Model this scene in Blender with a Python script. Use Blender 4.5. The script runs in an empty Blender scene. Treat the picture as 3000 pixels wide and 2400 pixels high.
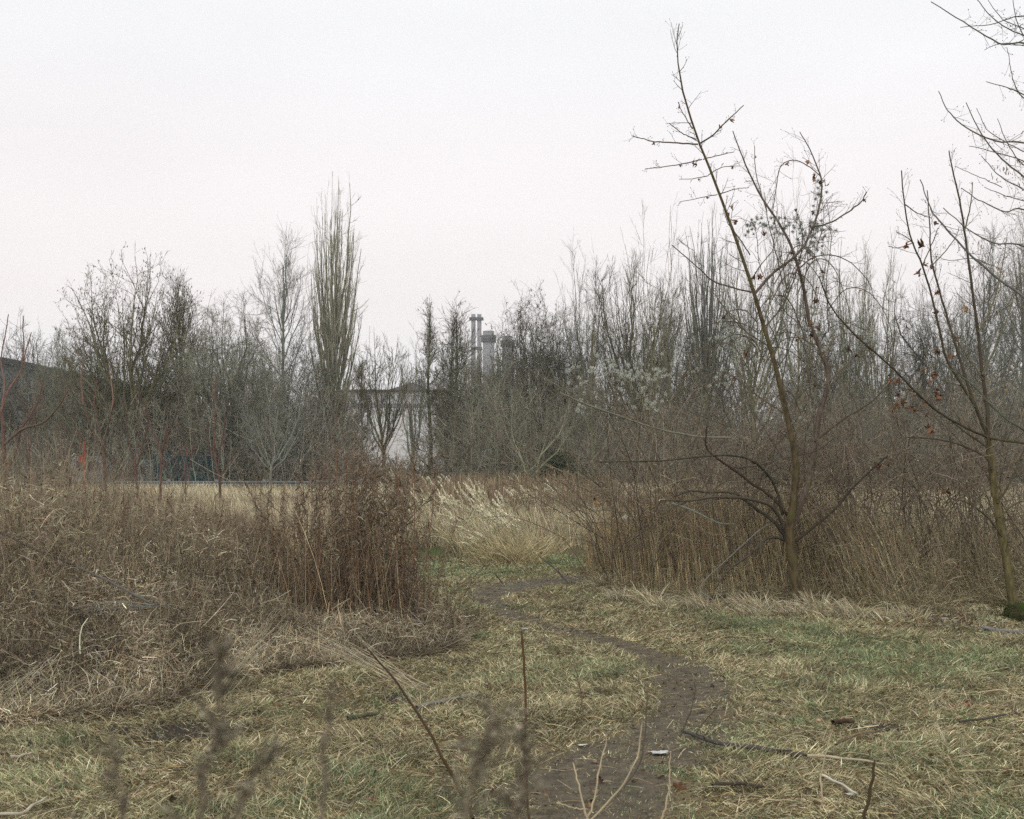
import bpy, math
import numpy as np
R_ = math.radians
SC = bpy.context.scene
COL = SC.collection

# ------------------------------------------------------------ camera
F = 2400.0; CX = 1078.0; HY = 975.0; EYE = 1.6      # focal length and horizon in photo units
cam_d = bpy.data.cameras.new("camera"); cam = bpy.data.objects.new("camera", cam_d); COL.objects.link(cam)
cam.location = (0, 0, EYE); cam.rotation_euler = (R_(90), 0, 0)
cam_d.sensor_width = 36.0; cam_d.lens = 36.0 * F / 2156.0
cam_d.shift_y = (HY - 862.5) / 2156.0
cam_d.clip_start = 0.1; cam_d.clip_end = 3000
cam_d.dof.use_dof = True; cam_d.dof.focus_distance = 13.0; cam_d.dof.aperture_fstop = 8.0
SC.camera = cam
# ------------------------------------------------------------ sky
W = bpy.data.worlds.new("World"); SC.world = W; W.use_nodes = True
nt = W.node_tree; nt.nodes.clear()
N = nt.nodes.new; Lk = nt.links.new
out = N("ShaderNodeOutputWorld"); bg = N("ShaderNodeBackground"); bg.inputs[1].default_value = 0.1
sky = N("ShaderNodeTexSky"); sky.sky_type = 'NISHITA'; sky.sun_disc = False
sky.sun_elevation = R_(32); sky.sun_rotation = R_(200)
tc = N("ShaderNodeTexCoord"); sx = N("ShaderNodeSeparateXYZ"); Lk(tc.outputs["Generated"], sx.inputs[0])
rmp = N("ShaderNodeValToRGB"); Lk(sx.outputs[2], rmp.inputs[0])
el = rmp.color_ramp.elements
el[0].position = 0.0; el[0].color = (0.78, 0.80, 0.86, 1)
el[1].position = 1.0; el[1].color = (1.1, 1.1, 1.05, 1)
for p, c in ((0.06, (0.90, 0.88, 0.90)), (0.14, (0.945, 0.885, 0.875)), (0.24, (0.93, 0.885, 0.885)), (0.36, (0.885, 0.885, 0.90)), (0.6, (1.0, 1.0, 0.97))):
    e = el.new(p); e.color = (*c, 1)
nz = N("ShaderNodeTexNoise"); nz.inputs["Scale"].default_value = 2.2; nz.inputs["Detail"].default_value = 5
mp = N("ShaderNodeMapping"); mp.inputs["Scale"].default_value = (1, 1, 3.0)
Lk(tc.outputs["Generated"], mp.inputs[0]); Lk(mp.outputs[0], nz.inputs["Vector"])
mr = N("ShaderNodeMapRange"); mr.inputs[1].default_value = 0.3; mr.inputs[2].default_value = 0.7
mr.inputs[3].default_value = 9.2; mr.inputs[4].default_value = 9.85; Lk(nz.outputs[0], mr.inputs[0])
vm = N("ShaderNodeVectorMath"); vm.operation = 'SCALE'; Lk(rmp.outputs[0], vm.inputs[0]); Lk(mr.outputs[0], vm.inputs["Scale"])
vs = N("ShaderNodeVectorMath"); vs.operation = 'SCALE'; Lk(sky.outputs[0], vs.inputs[0]); vs.inputs["Scale"].default_value = 0.04
va = N("ShaderNodeVectorMath"); va.operation = 'ADD'; Lk(vm.outputs[0], va.inputs[0]); Lk(vs.outputs[0], va.inputs[1])
Lk(va.outputs[0], bg.inputs[0]); Lk(bg.outputs[0], out.inputs[0])
sun_d = bpy.data.lights.new("sun", 'SUN'); sun = bpy.data.objects.new("sun", sun_d); COL.objects.link(sun)
sun_d.energy = 0.6; sun_d.angle = R_(35); sun_d.color = (1, 0.96, 0.9)
sun.rotation_euler = (R_(58), 0, R_(-20))
SC.view_settings.view_transform = 'Standard'; SC.view_settings.look = 'None'
SC.view_settings.exposure = 0.2; SC.view_settings.gamma = 1.0
SC.cycles.max_bounces = 5; SC.cycles.diffuse_bounces = 1; SC.cycles.glossy_bounces = 1
SC.cycles.transparent_max_bounces = 4; SC.cycles.use_denoising = False
SC.cycles.caustics_reflective = False; SC.cycles.caustics_refractive = False

# ------------------------------------------------------------ helpers
rng = np.random.default_rng(7)
def hash2(ix, iy, s):
    h = np.sin(ix * 127.1 + iy * 311.7 + s * 74.7) * 43758.5453
    return h - np.floor(h)
def noise(x, y, sc=1.0, s=0, octv=2):
    x = np.asarray(x, float) / sc; y = np.asarray(y, float) / sc
    t = 0; a = 1; tot = 0
    for o in range(octv):
        ix = np.floor(x); iy = np.floor(y); fx = x - ix; fy = y - iy
        fx = fx * fx * (3 - 2 * fx); fy = fy * fy * (3 - 2 * fy)
        v = (hash2(ix, iy, s) * (1 - fx) + hash2(ix + 1, iy, s) * fx) * (1 - fy) + (hash2(ix, iy + 1, s) * (1 - fx) + hash2(ix + 1, iy + 1, s) * fx) * fy
        t = t + a * v; tot += a; a *= 0.5; x = x * 2.03 + 5.1; y = y * 2.03 + 1.7; s += 13
    return t / tot
def gz(x, y):
    return 0.10 * (noise(x, y, 3.1, 3, 2) - 0.5) + 0.035 * (noise(x, y, 0.8, 5, 1) - 0.5)
def at(px, py, Y):
    return np.stack(np.broadcast_arrays((np.asarray(px, float) - CX) / F * Y, Y, EYE - (np.asarray(py, float) - HY) / F * Y), -1)
def gp(px, py):
    Y = EYE * F / (np.asarray(py, float) - HY)
    return (np.asarray(px, float) - CX) / F * Y, Y
def nrm(v): return v / np.maximum(np.linalg.norm(v, axis=-1, keepdims=True), 1e-9)
def sm(a, b, x):
    t = np.clip((x - a) / (b - a), 0, 1); return t * t * (3 - 2 * t)
DES = 0.16
TINT = np.array([0.98, 1.01, 0.90])      # all dead plant colours lean slightly to olive
def pal(cols, n, p=None, jit=0.30):
    c = np.array(cols, float)[rng.choice(len(cols), n, p=p)]
    c = c * (1 - DES) + c.mean(1, keepdims=True) * DES
    return c * np.exp(rng.normal(0, jit, (n, 1))) * np.exp(rng.normal(0, 0.05, (n, 3))) * TINT

class Geo:
    def __init__(s): s.v = []; s.f = []; s.c = []; s.n = 0
    def add(s, V, Q, C):
        s.v.append(V.reshape(-1, 3)); s.f.append(Q.reshape(-1, 4) + s.n); s.c.append(np.broadcast_to(C, V.shape).reshape(-1, 3)); s.n += len(s.v[-1])
    def tubes(s, P, Rd, C, sides=3, tip=None):
        n, k, _ = P.shape
        if n == 0: return
        T = np.empty_like(P); T[:, 1:-1] = P[:, 2:] - P[:, :-2]; T[:, 0] = P[:, 1] - P[:, 0]; T[:, -1] = P[:, -1] - P[:, -2]
        T = nrm(T); T0 = nrm(P[:, -1] - P[:, 0])
        ref = np.where(np.abs(T0[:, 2:3]) > 0.8, np.array([[1., 0.2, 0]]), np.array([[0, 0, 1.]]))[:, None, :]
        A = nrm(np.cross(T, np.broadcast_to(ref, T.shape))); B = np.cross(T, A)
        th = np.arange(sides) * 2 * np.pi / sides
        ring = A[:, :, None] * np.cos(th)[None, None, :, None] + B[:, :, None] * np.sin(th)[None, None, :, None]
        V = P[:, :, None] + ring * Rd[:, :, None, None]
        idx = np.arange(n * k * sides).reshape(n, k, sides); nx = np.roll(idx, -1, 2)
        Q = np.stack([idx[:, :-1], nx[:, :-1], nx[:, 1:], idx[:, 1:]], -1)
        C = np.asarray(C, float)
        if C.ndim == 1: C = C[None]
        CC = C[:, None, None, :] * np.ones((n, k, sides, 1))
        if tip is not None:
            tt = np.linspace(0, 1, k)[None, :, None, None]; CC = CC * (1 - tt) + np.asarray(tip, float) * CC * tt
        s.add(V, Q, CC)
    def ribbons(s, P, Wd, C, side=None):
        n, k, _ = P.shape
        if n == 0: return
        T = nrm(P[:, -1] - P[:, 0])
        if side is None: side = rng.normal(size=(n, 3))
        S = nrm(np.cross(T, side))[:, None, :]
        V = np.stack([P - S * Wd[:, :, None], P + S * Wd[:, :, None]], 2)
        idx = np.arange(n * k * 2).reshape(n, k, 2)
        Q = np.stack([idx[:, :-1, 0], idx[:, :-1, 1], idx[:, 1:, 1], idx[:, 1:, 0]], -1)
        C = np.asarray(C, float)
        if C.ndim == 1: C = C[None]
        s.add(V, Q, C[:, None, None, :] * np.ones((n, k, 2, 1)))
    def leaves(s, P, size, C, lobes=5, curl=0.35):
        """lobed curled leaves, two rings of quads each"""
        n = len(P); m = 20; th = np.arange(m) * 2 * np.pi / m
        rr = 0.55 + 0.45 * np.abs(np.cos(th * lobes / 2)) ** 0.8
        rr = rr[None] * (1 + rng.normal(0, 0.08, (n, m)))
        X = nrm(rng.normal(size=(n, 3))); Yv = nrm(np.cross(X, rng.normal(size=(n, 3)))); Z = np.cross(X, Yv)
        rings = []
        cu = rng.uniform(-1, 1, (n, 1)) * curl * 2; cv = rng.uniform(-1, 1, (n, 1)) * curl * 2
        for q in (0.04, 0.5, 1.0):
            a = np.cos(th)[None] * rr * q; b = np.sin(th)[None] * rr * q
            z = cu * a * a * 1.2 + cv * b * b * 1.2 + rng.normal(0, 0.13, (n, m)) * q
            rings.append(P[:, None] + (X[:, None] * a[..., None] + Yv[:, None] * b[..., None] + Z[:, None] * z[..., None]) * np.asarray(size).reshape(-1, 1, 1))
        V = np.stack(rings, 1); idx = np.arange(n * 3 * m).reshape(n, 3, m); nx = np.roll(idx, -1, 2)
        Q = np.stack([idx[:, :-1], nx[:, :-1], nx[:, 1:], idx[:, 1:]], -1)
        s.add(V, Q, C[:, None, None, :] * np.ones((n, 3, m, 1)))
    def box(s, c, h, C, rz=0.0):
        c = np.array(c, float); h = np.array(h, float)
        V = np.array([[x, y, z] for z in (-1, 1) for y in (-1, 1) for x in (-1, 1)], float) * h
        ca, sa = math.cos(rz), math.sin(rz)
        V = np.stack([V[:, 0] * ca - V[:, 1] * sa, V[:, 0] * sa + V[:, 1] * ca, V[:, 2]], -1) + c
        Q = np.array([[0, 2, 3, 1], [4, 5, 7, 6], [0, 1, 5, 4], [2, 6, 7, 3], [0, 4, 6, 2], [1, 3, 7, 5]])
        s.add(V, Q, np.array(C, float)); return s
    def build(s, name, mat, parent=None, smooth=True):
        V = np.concatenate(s.v).astype(np.float32); Q = np.concatenate(s.f).astype(np.int32); C = np.concatenate(s.c).astype(np.float32)
        if parent is not None: V = V - np.array(parent.location, np.float32)
        me = bpy.data.meshes.new(name)
        me.vertices.add(len(V)); me.vertices.foreach_set("co", V.ravel())
        me.loops.add(Q.size); me.loops.foreach_set("vertex_index", Q.ravel())
        me.polygons.add(len(Q)); me.polygons.foreach_set("loop_start", np.arange(0, Q.size, 4, dtype=np.int32))
        me.polygons.foreach_set("use_smooth", np.full(len(Q), smooth))
        ca = me.color_attributes.new("Col", 'FLOAT_COLOR', 'POINT')
        ca.data.foreach_set("color", np.concatenate([C, np.ones((len(C), 1), np.float32)], 1).ravel())
        me.update(calc_edges=True); me.materials.append(mat)
        o = bpy.data.objects.new(name, me); COL.objects.link(o)
        if parent is not None: o.parent = parent
        return o
def tag(o, label=None, cat=None, group=None, kind=None):
    for k, v in (("label", label), ("category", cat), ("group", group), ("kind", kind)):
        if v: o[k] = v
    return o
def empty(name, loc, label, cat, group=None):
    o = bpy.data.objects.new(name, None); COL.objects.link(o); o.location = loc; o.empty_display_size = 0.2
    return tag(o, label, cat, group)

# ------------------------------------------------------------ materials
def vmat(name, rough=0.85, scale=30.0, lo=0.75, hi=1.2, bump=0.0, spec=0.15, stretch=(1, 1, 1), trans=0.0, coat=None):
    m = bpy.data.materials.new(name); m.use_nodes = True; t = m.node_tree; b = t.nodes["Principled BSDF"]
    b.inputs["Roughness"].default_value = rough; b.inputs["Specular IOR Level"].default_value = spec
    a = t.nodes.new("ShaderNodeAttribute"); a.attribute_name = "Col"
    c = t.nodes.new("ShaderNodeTexCoord"); mpn = t.nodes.new("ShaderNodeMapping"); mpn.inputs["Scale"].default_value = stretch
    n = t.nodes.new("ShaderNodeTexNoise"); n.inputs["Scale"].default_value = scale; n.inputs["Detail"].default_value = 4
    t.links.new(c.outputs["Object"], mpn.inputs[0]); t.links.new(mpn.outputs[0], n.inputs["Vector"])
    r = t.nodes.new("ShaderNodeMapRange"); r.inputs[1].default_value = 0.3; r.inputs[2].default_value = 0.7; r.inputs[3].default_value = lo; r.inputs[4].default_value = hi
    t.links.new(n.outputs[0], r.inputs[0])
    s = t.nodes.new("ShaderNodeVectorMath"); s.operation = 'SCALE'; t.links.new(a.outputs["Color"], s.inputs[0]); t.links.new(r.outputs[0], s.inputs["Scale"])
    last = s.outputs[0]
    if coat:      # patches of a second colour (lichen, algae, moss)
        n2 = t.nodes.new("ShaderNodeTexNoise"); n2.inputs["Scale"].default_value = coat[1]; n2.inputs["Detail"].default_value = 6
        t.links.new(c.outputs["Object"], n2.inputs["Vector"])
        r2 = t.nodes.new("ShaderNodeMapRange"); r2.inputs[1].default_value = coat[2]; r2.inputs[2].default_value = coat[2] + 0.12; r2.inputs[4].default_value = coat[3]
        t.links.new(n2.outputs[0], r2.inputs[0])
        mx = t.nodes.new("ShaderNodeMix"); mx.data_type = 'RGBA'; mx.inputs[7].default_value = (*coat[0], 1)
        t.links.new(r2.outputs[0], mx.inputs[0]); t.links.new(last, mx.inputs[6]); last = mx.outputs[2]
    t.links.new(last, b.inputs["Base Color"])
    if bump:
        bp = t.nodes.new("ShaderNodeBump"); bp.inputs["Strength"].default_value = bump; bp.inputs["Distance"].default_value = 0.01
        t.links.new(n.outputs[0], bp.inputs["Height"]); t.links.new(bp.outputs[0], b.inputs["Normal"])
    return m
M_BARK = vmat("bark", 0.9, 25, 0.45, 1.4, 1.0, 0.1, (1, 1, 0.35), coat=((0.10, 0.105, 0.035), 9, 0.52, 0.6))
M_TWIG = vmat("twig_bark", 0.8, 12, 0.75, 1.2)
M_FAR = vmat("distant_bark", 0.9, 1.2, 0.8, 1.15)
M_GRASS = vmat("grass_blade", 0.75, 14, 0.8, 1.15, spec=0.2)
M_DRY = vmat("dry_stem", 0.8, 10, 0.75, 1.2)
M_LEAF = vmat("dead_leaf", 0.75, 40, 0.6, 1.25, 0.3)
M_FLUFF = vmat("seed_fluff", 0.95, 20, 0.9, 1.1, spec=0.0)
M_MOSS = vmat("mossy_wood", 0.95, 14, 0.6, 1.3, 1.0, 0.05, coat=((0.05, 0.075, 0.015), 5, 0.42, 0.9))
M_MUD = vmat("soil_crumb", 0.9, 60, 0.6, 1.3, 0.3)
M_PAINT = vmat("weathered_paint", 0.6, 3, 0.85, 1.08, 0.05, 0.3)
M_WALL = vmat("weathered_wall", 0.9, 0.35, 0.88, 1.06, 0.05, 0.2, (1, 1, 0.3))
M_LITTER = vmat("litter_film", 0.5, 30, 0.8, 1.1, 0.4, 0.4)

def ground_mat():
    m = bpy.data.materials.new("meadow_soil"); m.use_nodes = True; t = m.node_tree; b = t.nodes["Principled BSDF"]
    b.inputs["Roughness"].default_value = 0.95; b.inputs["Specular IOR Level"].default_value = 0.1
    c = t.nodes.new("ShaderNodeTexCoord")
    def nse(s, d=5):
        n = t.nodes.new("ShaderNodeTexNoise"); n.inputs["Scale"].default_value = s; n.inputs["Detail"].default_value = d; t.links.new(c.outputs["Object"], n.inputs["Vector"]); return n
    def ramp(n, a, b_, ca, cb):
        r = t.nodes.new("ShaderNodeValToRGB"); e = r.color_ramp.elements; e[0].position = a; e[1].position = b_; e[0].color = (*ca, 1); e[1].color = (*cb, 1); t.links.new(n.outputs[0], r.inputs[0]); return r
    n1 = nse(40); r1 = ramp(n1, 0.35, 0.68, (0.055, 0.042, 0.024), (0.23, 0.18, 0.095))
    n2 = nse(0.9); r2 = ramp(n2, 0.5, 0.62, (0, 0, 0), (1, 1, 1))
    n3 = nse(55); r3 = ramp(n3, 0.35, 0.7, (0.04, 0.06, 0.02), (0.13, 0.17, 0.07))
    mx = t.nodes.new("ShaderNodeMix"); mx.data_type = 'RGBA'
    t.links.new(r2.outputs[0], mx.inputs[0]); t.links.new(r1.outputs[0], mx.inputs[6]); t.links.new(r3.outputs[0], mx.inputs[7])
    t.links.new(mx.outputs[2], b.inputs["Base Color"])
    bp = t.nodes.new("ShaderNodeBump"); bp.inputs["Strength"].default_value = 0.9; bp.inputs["Distance"].default_value = 0.02
    t.links.new(n1.outputs[0], bp.inputs["Height"]); t.links.new(bp.outputs[0], b.inputs["Normal"]); return m
def path_mat():
    m = bpy.data.materials.new("trodden_mud"); m.use_nodes = True; t = m.node_tree; b = t.nodes["Principled BSDF"]
    b.inputs["Roughness"].default_value = 0.72; b.inputs["Specular IOR Level"].default_value = 0.25
    c = t.nodes.new("ShaderNodeTexCoord"); mp_ = t.nodes.new("ShaderNodeMapping"); mp_.inputs["Scale"].default_value = (1, 1, 1); t.links.new(c.outputs["Object"], mp_.inputs[0])
    n = t.nodes.new("ShaderNodeTexNoise"); n.inputs["Scale"].default_value = 11; n.inputs["Detail"].default_value = 10; n.inputs["Roughness"].default_value = 0.7; t.links.new(mp_.outputs[0], n.inputs["Vector"])
    r = t.nodes.new("ShaderNodeValToRGB"); e = r.color_ramp.elements; e[0].position = 0.33; e[1].position = 0.7; e[0].color = (0.040, 0.031, 0.020, 1); e[1].color = (0.165, 0.136, 0.090, 1); t.links.new(n.outputs[0], r.inputs[0])
    g2 = t.nodes.new("ShaderNodeTexNoise"); g2.inputs["Scale"].default_value = 40; g2.inputs["Detail"].default_value = 5; t.links.new(c.outputs["Object"], g2.inputs["Vector"])
    gr_ = t.nodes.new("ShaderNodeValToRGB"); e = gr_.color_ramp.elements; e[0].position = .35; e[1].position = .68; e[0].color = (0.055, 0.042, 0.024, 1); e[1].color = (0.23, 0.18, 0.095, 1); t.links.new(g2.outputs[0], gr_.inputs[0])
    at_ = t.nodes.new("ShaderNodeAttribute"); at_.attribute_name = "Col"; g3 = t.nodes.new("ShaderNodeTexNoise"); g3.inputs["Scale"].default_value = 6; g3.inputs["Detail"].default_value = 8; g3.inputs["Roughness"].default_value = .7; t.links.new(c.outputs["Object"], g3.inputs["Vector"])
    ms = t.nodes.new("ShaderNodeMath"); ms.operation = 'ADD'; t.links.new(at_.outputs["Fac"], ms.inputs[0]); t.links.new(g3.outputs[0], ms.inputs[1]); mw = t.nodes.new("ShaderNodeMapRange"); mw.inputs[1].default_value = .85; mw.inputs[2].default_value = 1.1; t.links.new(ms.outputs[0], mw.inputs[0])
    mxx = t.nodes.new("ShaderNodeMix"); mxx.data_type = 'RGBA'; t.links.new(mw.outputs[0], mxx.inputs[0]); t.links.new(gr_.outputs[0], mxx.inputs[6]); t.links.new(r.outputs[0], mxx.inputs[7]); t.links.new(mxx.outputs[2], b.inputs["Base Color"])
    v = t.nodes.new("ShaderNodeTexVoronoi"); v.inputs["Scale"].default_value = 22; t.links.new(c.outputs["Object"], v.inputs["Vector"])
    ad = t.nodes.new("ShaderNodeMath"); ad.operation = 'MULTIPLY_ADD'; ad.inputs[1].default_value = 0.12; t.links.new(v.outputs[0], ad.inputs[0]); t.links.new(n.outputs[0], ad.inputs[2])
    bp = t.nodes.new("ShaderNodeBump"); bp.inputs["Strength"].default_value = 0.8; bp.inputs["Distance"].default_value = 0.03
    t.links.new(ad.outputs[0], bp.inputs["Height"]); t.links.new(bp.outputs[0], b.inputs["Normal"]); return m

# ------------------------------------------------------------ ground sheet
def axis(fine0, fine1, step, far0, far1, grow=1.16):
    a = list(np.arange(fine0, fine1 + 1e-6, step)); s = step; x = fine1
    while x < far1: s *= grow; x += s; a.append(x)
    s = step; x = fine0; pre = []
    while x > far0: s *= grow; x -= s; pre.append(x)
    return np.array(pre[::-1] + a)
gx = axis(-9, 9, 0.10, -1500, 1500); gy = axis(3.5, 19, 0.10, -300, 2200)
GX, GY = np.meshgrid(gx, gy)
fade = np.clip(1 - (GY - 40) / 40, 0, 1)
g = Geo(); V = np.stack([GX, GY, gz(GX, GY) * np.where(GY > 40, fade, 1)], -1)
ii = np.arange(V.shape[0] * V.shape[1]).reshape(V.shape[:2])
g.add(V, np.stack([ii[:-1, :-1], ii[:-1, 1:], ii[1:, 1:], ii[1:, :-1]], -1), np.array([.1, .1, .1]))
tag(g.build("ground", ground_mat()), kind="structure")

# ------------------------------------------------------------ path
pc = np.array([(1170, 1900, 560), (1190, 1725, 450), (1285, 1620, 350), (1400, 1560, 250), (1450, 1500, 200), (1462, 1450, 165), (1420, 1400, 130), (1340, 1362, 84),
               (1230, 1338, 58), (1130, 1314, 52), (1045, 1287, 64), (1020, 1262, 90), (1080, 1238, 130), (1180, 1224, 130), (1240, 1214, 60)], float)
def catmull(P, m):
    P = np.asarray(P, float); Q = np.concatenate([2 * P[:1] - P[1:2], P, 2 * P[-1:] - P[-2:-1]]); t = np.linspace(0, len(P) - 1 - 1e-6, m); i = t.astype(int); u = (t - i)[:, None]
    a, b, c, d = Q[i], Q[i + 1], Q[i + 2], Q[i + 3]
    return 0.5 * (2 * b + (c - a) * u + (2 * a - 5 * b + 4 * c - d) * u ** 2 + (3 * b - a - 3 * c + d) * u ** 3)
x_, y_ = gp(pc[:, 0], pc[:, 1]); w_ = pc[:, 2] / F * y_
PC = catmull(np.stack([x_, y_, w_], -1), 160)
def path_d(x, y):
    """signed-ish distance ratio to the path centre: below 1 is on the path"""
    x = np.atleast_1d(x); y = np.atleast_1d(y); best = np.full(x.shape, 9.0)
    for k in range(0, len(PC), 2):
        d = np.hypot(x - PC[k, 0], (y - PC[k, 1])) / (PC[k, 2] * 0.5)
        best = np.minimum(best, d)
    return best
tv = nrm(np.gradient(PC[:, :2], axis=0)); nv = np.stack([-tv[:, 1], tv[:, 0]], -1)
u = np.linspace(-1, 1, 15); js = np.arange(160)
ed = 1 + 1.0 * (noise(js, js * 0, 5.0, 11, 3) - 0.5); ed2 = 1 + 1.0 * (noise(js, js * 0 + 40, 5.0, 12, 3) - 0.5)
hw = PC[:, 2:3] * 0.5 * 1.55 * np.where(u < 0, ed[:, None], ed2[:, None]) * u
PX = PC[:, 0:1] + nv[:, 0:1] * hw; PY = PC[:, 1:2] + nv[:, 1:2] * hw
g = Geo(); V = np.stack([PX, PY, gz(PX, PY) + 0.008 - 0.02 * (np.abs(u)[None] > 0.99)], -1)
ii = np.arange(V.shape[0] * V.shape[1]).reshape(V.shape[:2])
wgt = np.broadcast_to(np.clip(1.0 - (np.abs(u) * 1.55 - .45) / .85, 0, 1)[None, :, None], V.shape)
g.add(V, np.stack([ii[:-1, :-1], ii[1:, :-1], ii[1:, 1:], ii[:-1, 1:]], -1), wgt)
tag(g.build("path", path_mat()), kind="structure")

g = Geo(); n = 1300; k_ = rng.integers(0, 160, n); w_ = rng.normal(0, .36, n); cx_ = PC[k_, 0] + nv[k_, 0] * w_ * PC[k_, 2]; cy_ = PC[k_, 1] + nv[k_, 1] * w_ * PC[k_, 2]; sz_ = rng.uniform(.002, .007, n) * (1 + 1.2 * (rng.random(n) < .06))
P = np.stack([cx_, cy_, gz(cx_, cy_) + .008 + sz_ * .1], -1)[:, None] + np.stack([rng.normal(0, .25, (n, 4)) * sz_[:, None], rng.normal(0, .25, (n, 4)) * sz_[:, None], np.array([-.3, .1, .5, .75])[None] * sz_[:, None]], -1)
g.tubes(P, sz_[:, None] * np.array([1, 1.1, .8, .1])[None] * rng.uniform(.7, 1.3, (n, 4)), np.array([.10, .085, .06]) * rng.uniform(.4, 1.7, (n, 1)), 6)
CLODS = g
# ------------------------------------------------------------ region outlines (on the ground)
LF = np.array([(-300, 1560), (0, 1528), (200, 1510), (330, 1495), (450, 1450), (560, 1425), (680, 1412), (800, 1392), (900, 1376), (960, 1362), (1000, 1322)])
def left_front(px):
    py = np.interp(px, LF[:, 0], LF[:, 1]); return EYE * F / (py - HY)
RF = np.array([(1225, 1195), (1250, 1240), (1330, 1262), (1450, 1268), (1600, 1266), (1750, 1270), (1850, 1290), (1950, 1292), (2030, 1275), (2400, 1285)])
def right_front(px):
    py = np.interp(px, RF[:, 0], RF[:, 1]); return EYE * F / (py - HY)
def pxof(x, y): return CX + x / y * F

# ------------------------------------------------------------ short grass
STRAW = [(0.42, 0.34, 0.20), (0.54, 0.46, 0.30), (0.28, 0.21, 0.115), (0.13, 0.095, 0.055), (0.62, 0.55, 0.40)]
GREENS = [(0.21, 0.28, 0.14), (0.28, 0.35, 0.19), (0.15, 0.225, 0.12), (0.36, 0.39, 0.21)]
GP = [(2000, 1395, 160, 30, .9), (1800, 1370, 180, 22, .8), (1640, 1328, 120, 12, .9), (1530, 1312, 80, 10, .6), (60, 1640, 130, 30, .55), (590, 1500, 60, 14, .8), (690, 1490, 70, 12, .6), (1180, 1160, 55, 16, 1.), (1200, 1185, 70, 14, .9),
      (1040, 1212, 110, 12, .8), (900, 1190, 70, 18, .8), (950, 1250, 60, 10, .5), (1385, 1640, 70, 40, .7), (1700, 1450, 200, 40, .35), (1200, 1400, 160, 25, .4), (700, 1620, 120, 30, .2), (1900, 1600, 160, 40, .35), (2100, 1700, 80, 30, .6), (300, 1700, 220, 25, .15)]
def green(x, y):
    px = pxof(x, y); py = HY + EYE * F / y; gsum = 0
    for a, b, sa, sb, k in GP: gsum = gsum + k * np.exp(-((px - a) / sa) ** 2 - ((py - b) / sb) ** 2)
    return np.clip(.05 + gsum * (0.55 + 0.9 * noise(x, y, 0.5, 31)) + 0.5 * sm(0.54, 0.8, noise(x, y, 0.7, 21, 3)), 0.04, 0.93)
def wedge(n, y0, y1, pw=1.4, pad=90):
    """points over the ground between y0 and y1, denser close by, inside the width the place is seen at"""
    a = 2 - pw; uu = rng.random(n); y = (y0 ** a + uu * (y1 ** a - y0 ** a)) ** (1 / a)
    x = rng.uniform(-1, 1, n) * ((1078 + pad) / F * y + 1.1); return x, y
def curve_strands(base, az, lean0, lean1, L, k):
    """strands that start at angle lean0 from upright and end at lean1"""
    n = len(base); P = np.empty((n, k, 3)); P[:, 0] = base
    for i in range(1, k):
        le = lean0 + (lean1 - lean0) * (i - 0.5) / (k - 1); st = (L / (k - 1))
        P[:, i] = P[:, i - 1] + np.stack([np.cos(az) * np.sin(le), np.sin(az) * np.sin(le), np.cos(le)], -1) * st[:, None]
    return P
def flow(x, y): return 2 * np.pi * 1.6 * noise(x, y, 0.75, 41, 2)
g = Geo()
n = 980000
x, y = wedge(n, 4.2, 19.5, 1.6)
d = path_d(x, y); dn = d + 1.3 * (noise(x, y, 0.24, 51, 3) - 0.5) + .6 * sm(.62, .75, noise(x, y, .35, 57, 2))
keep = (rng.random(n) < np.clip(0.12 + 0.88 * sm(0.25, 0.95, dn) + .32 * sm(9.3, 10.3, y) * sm(12.9, 12.4, y) + .35 * (y > 14.4), 0, 1))
bare = noise(x, y, 0.45, 61, 2)
keep &= rng.random(n) < 0.35 + 0.65 * sm(0.28, 0.45, bare)
px = pxof(x, y)
keep &= ~((px < 860) & (y > left_front(px) + 1.2)) & ~((px > 1260) & (px < 1850) & (y > right_front(px) + 1.0))
x, y = x[keep], y[keep]; n = len(x)
gr = green(x, y); isg = rng.random(n) < gr * 0.85
tuft = sm(0.4, 0.8, noise(x, y, 0.28, 71, 2))
L = rng.uniform(0.02, 0.058, n) * (1 + 1.1 * tuft) * (.45 + .55 * sm(.7, 1.3, d[keep])) * np.where(isg, 0.8, 1.15)
az = flow(x, y) + rng.normal(0, 1.5, n)
l0 = np.where(isg, rng.uniform(0.0, 0.9, n), rng.uniform(0.5, 1.45, n)); l1 = l0 + rng.uniform(0.1, 1.0, n)
l1 = np.minimum(l1, 1.75)
P = curve_strands(np.stack([x, y, gz(x, y)], -1), az, l0, l1, L, 4)
P[:, :, 2] = np.maximum(P[:, :, 2], gz(x, y)[:, None] + 0.004)
wd = rng.uniform(0.0008, 0.0018, n)[:, None] * np.array([1, 1, .8, .12])[None] * (0.75 + y[:, None] / 13)
bright = np.exp(1.0 * (noise(x, y, 0.35, 81, 3) - 0.5) + .8 * (noise(x, y, 0.09, 83, 2) - .5))[:, None]
C = np.where(isg[:, None], pal(GREENS, n), pal(STRAW, n, [.28, .24, .22, .16, .10])) * bright
g.ribbons(P, wd, C)
tag(g.build("short_grass", M_GRASS), "matted short winter grass with straw and green patches across the open ground", "grass", kind="stuff")
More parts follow.
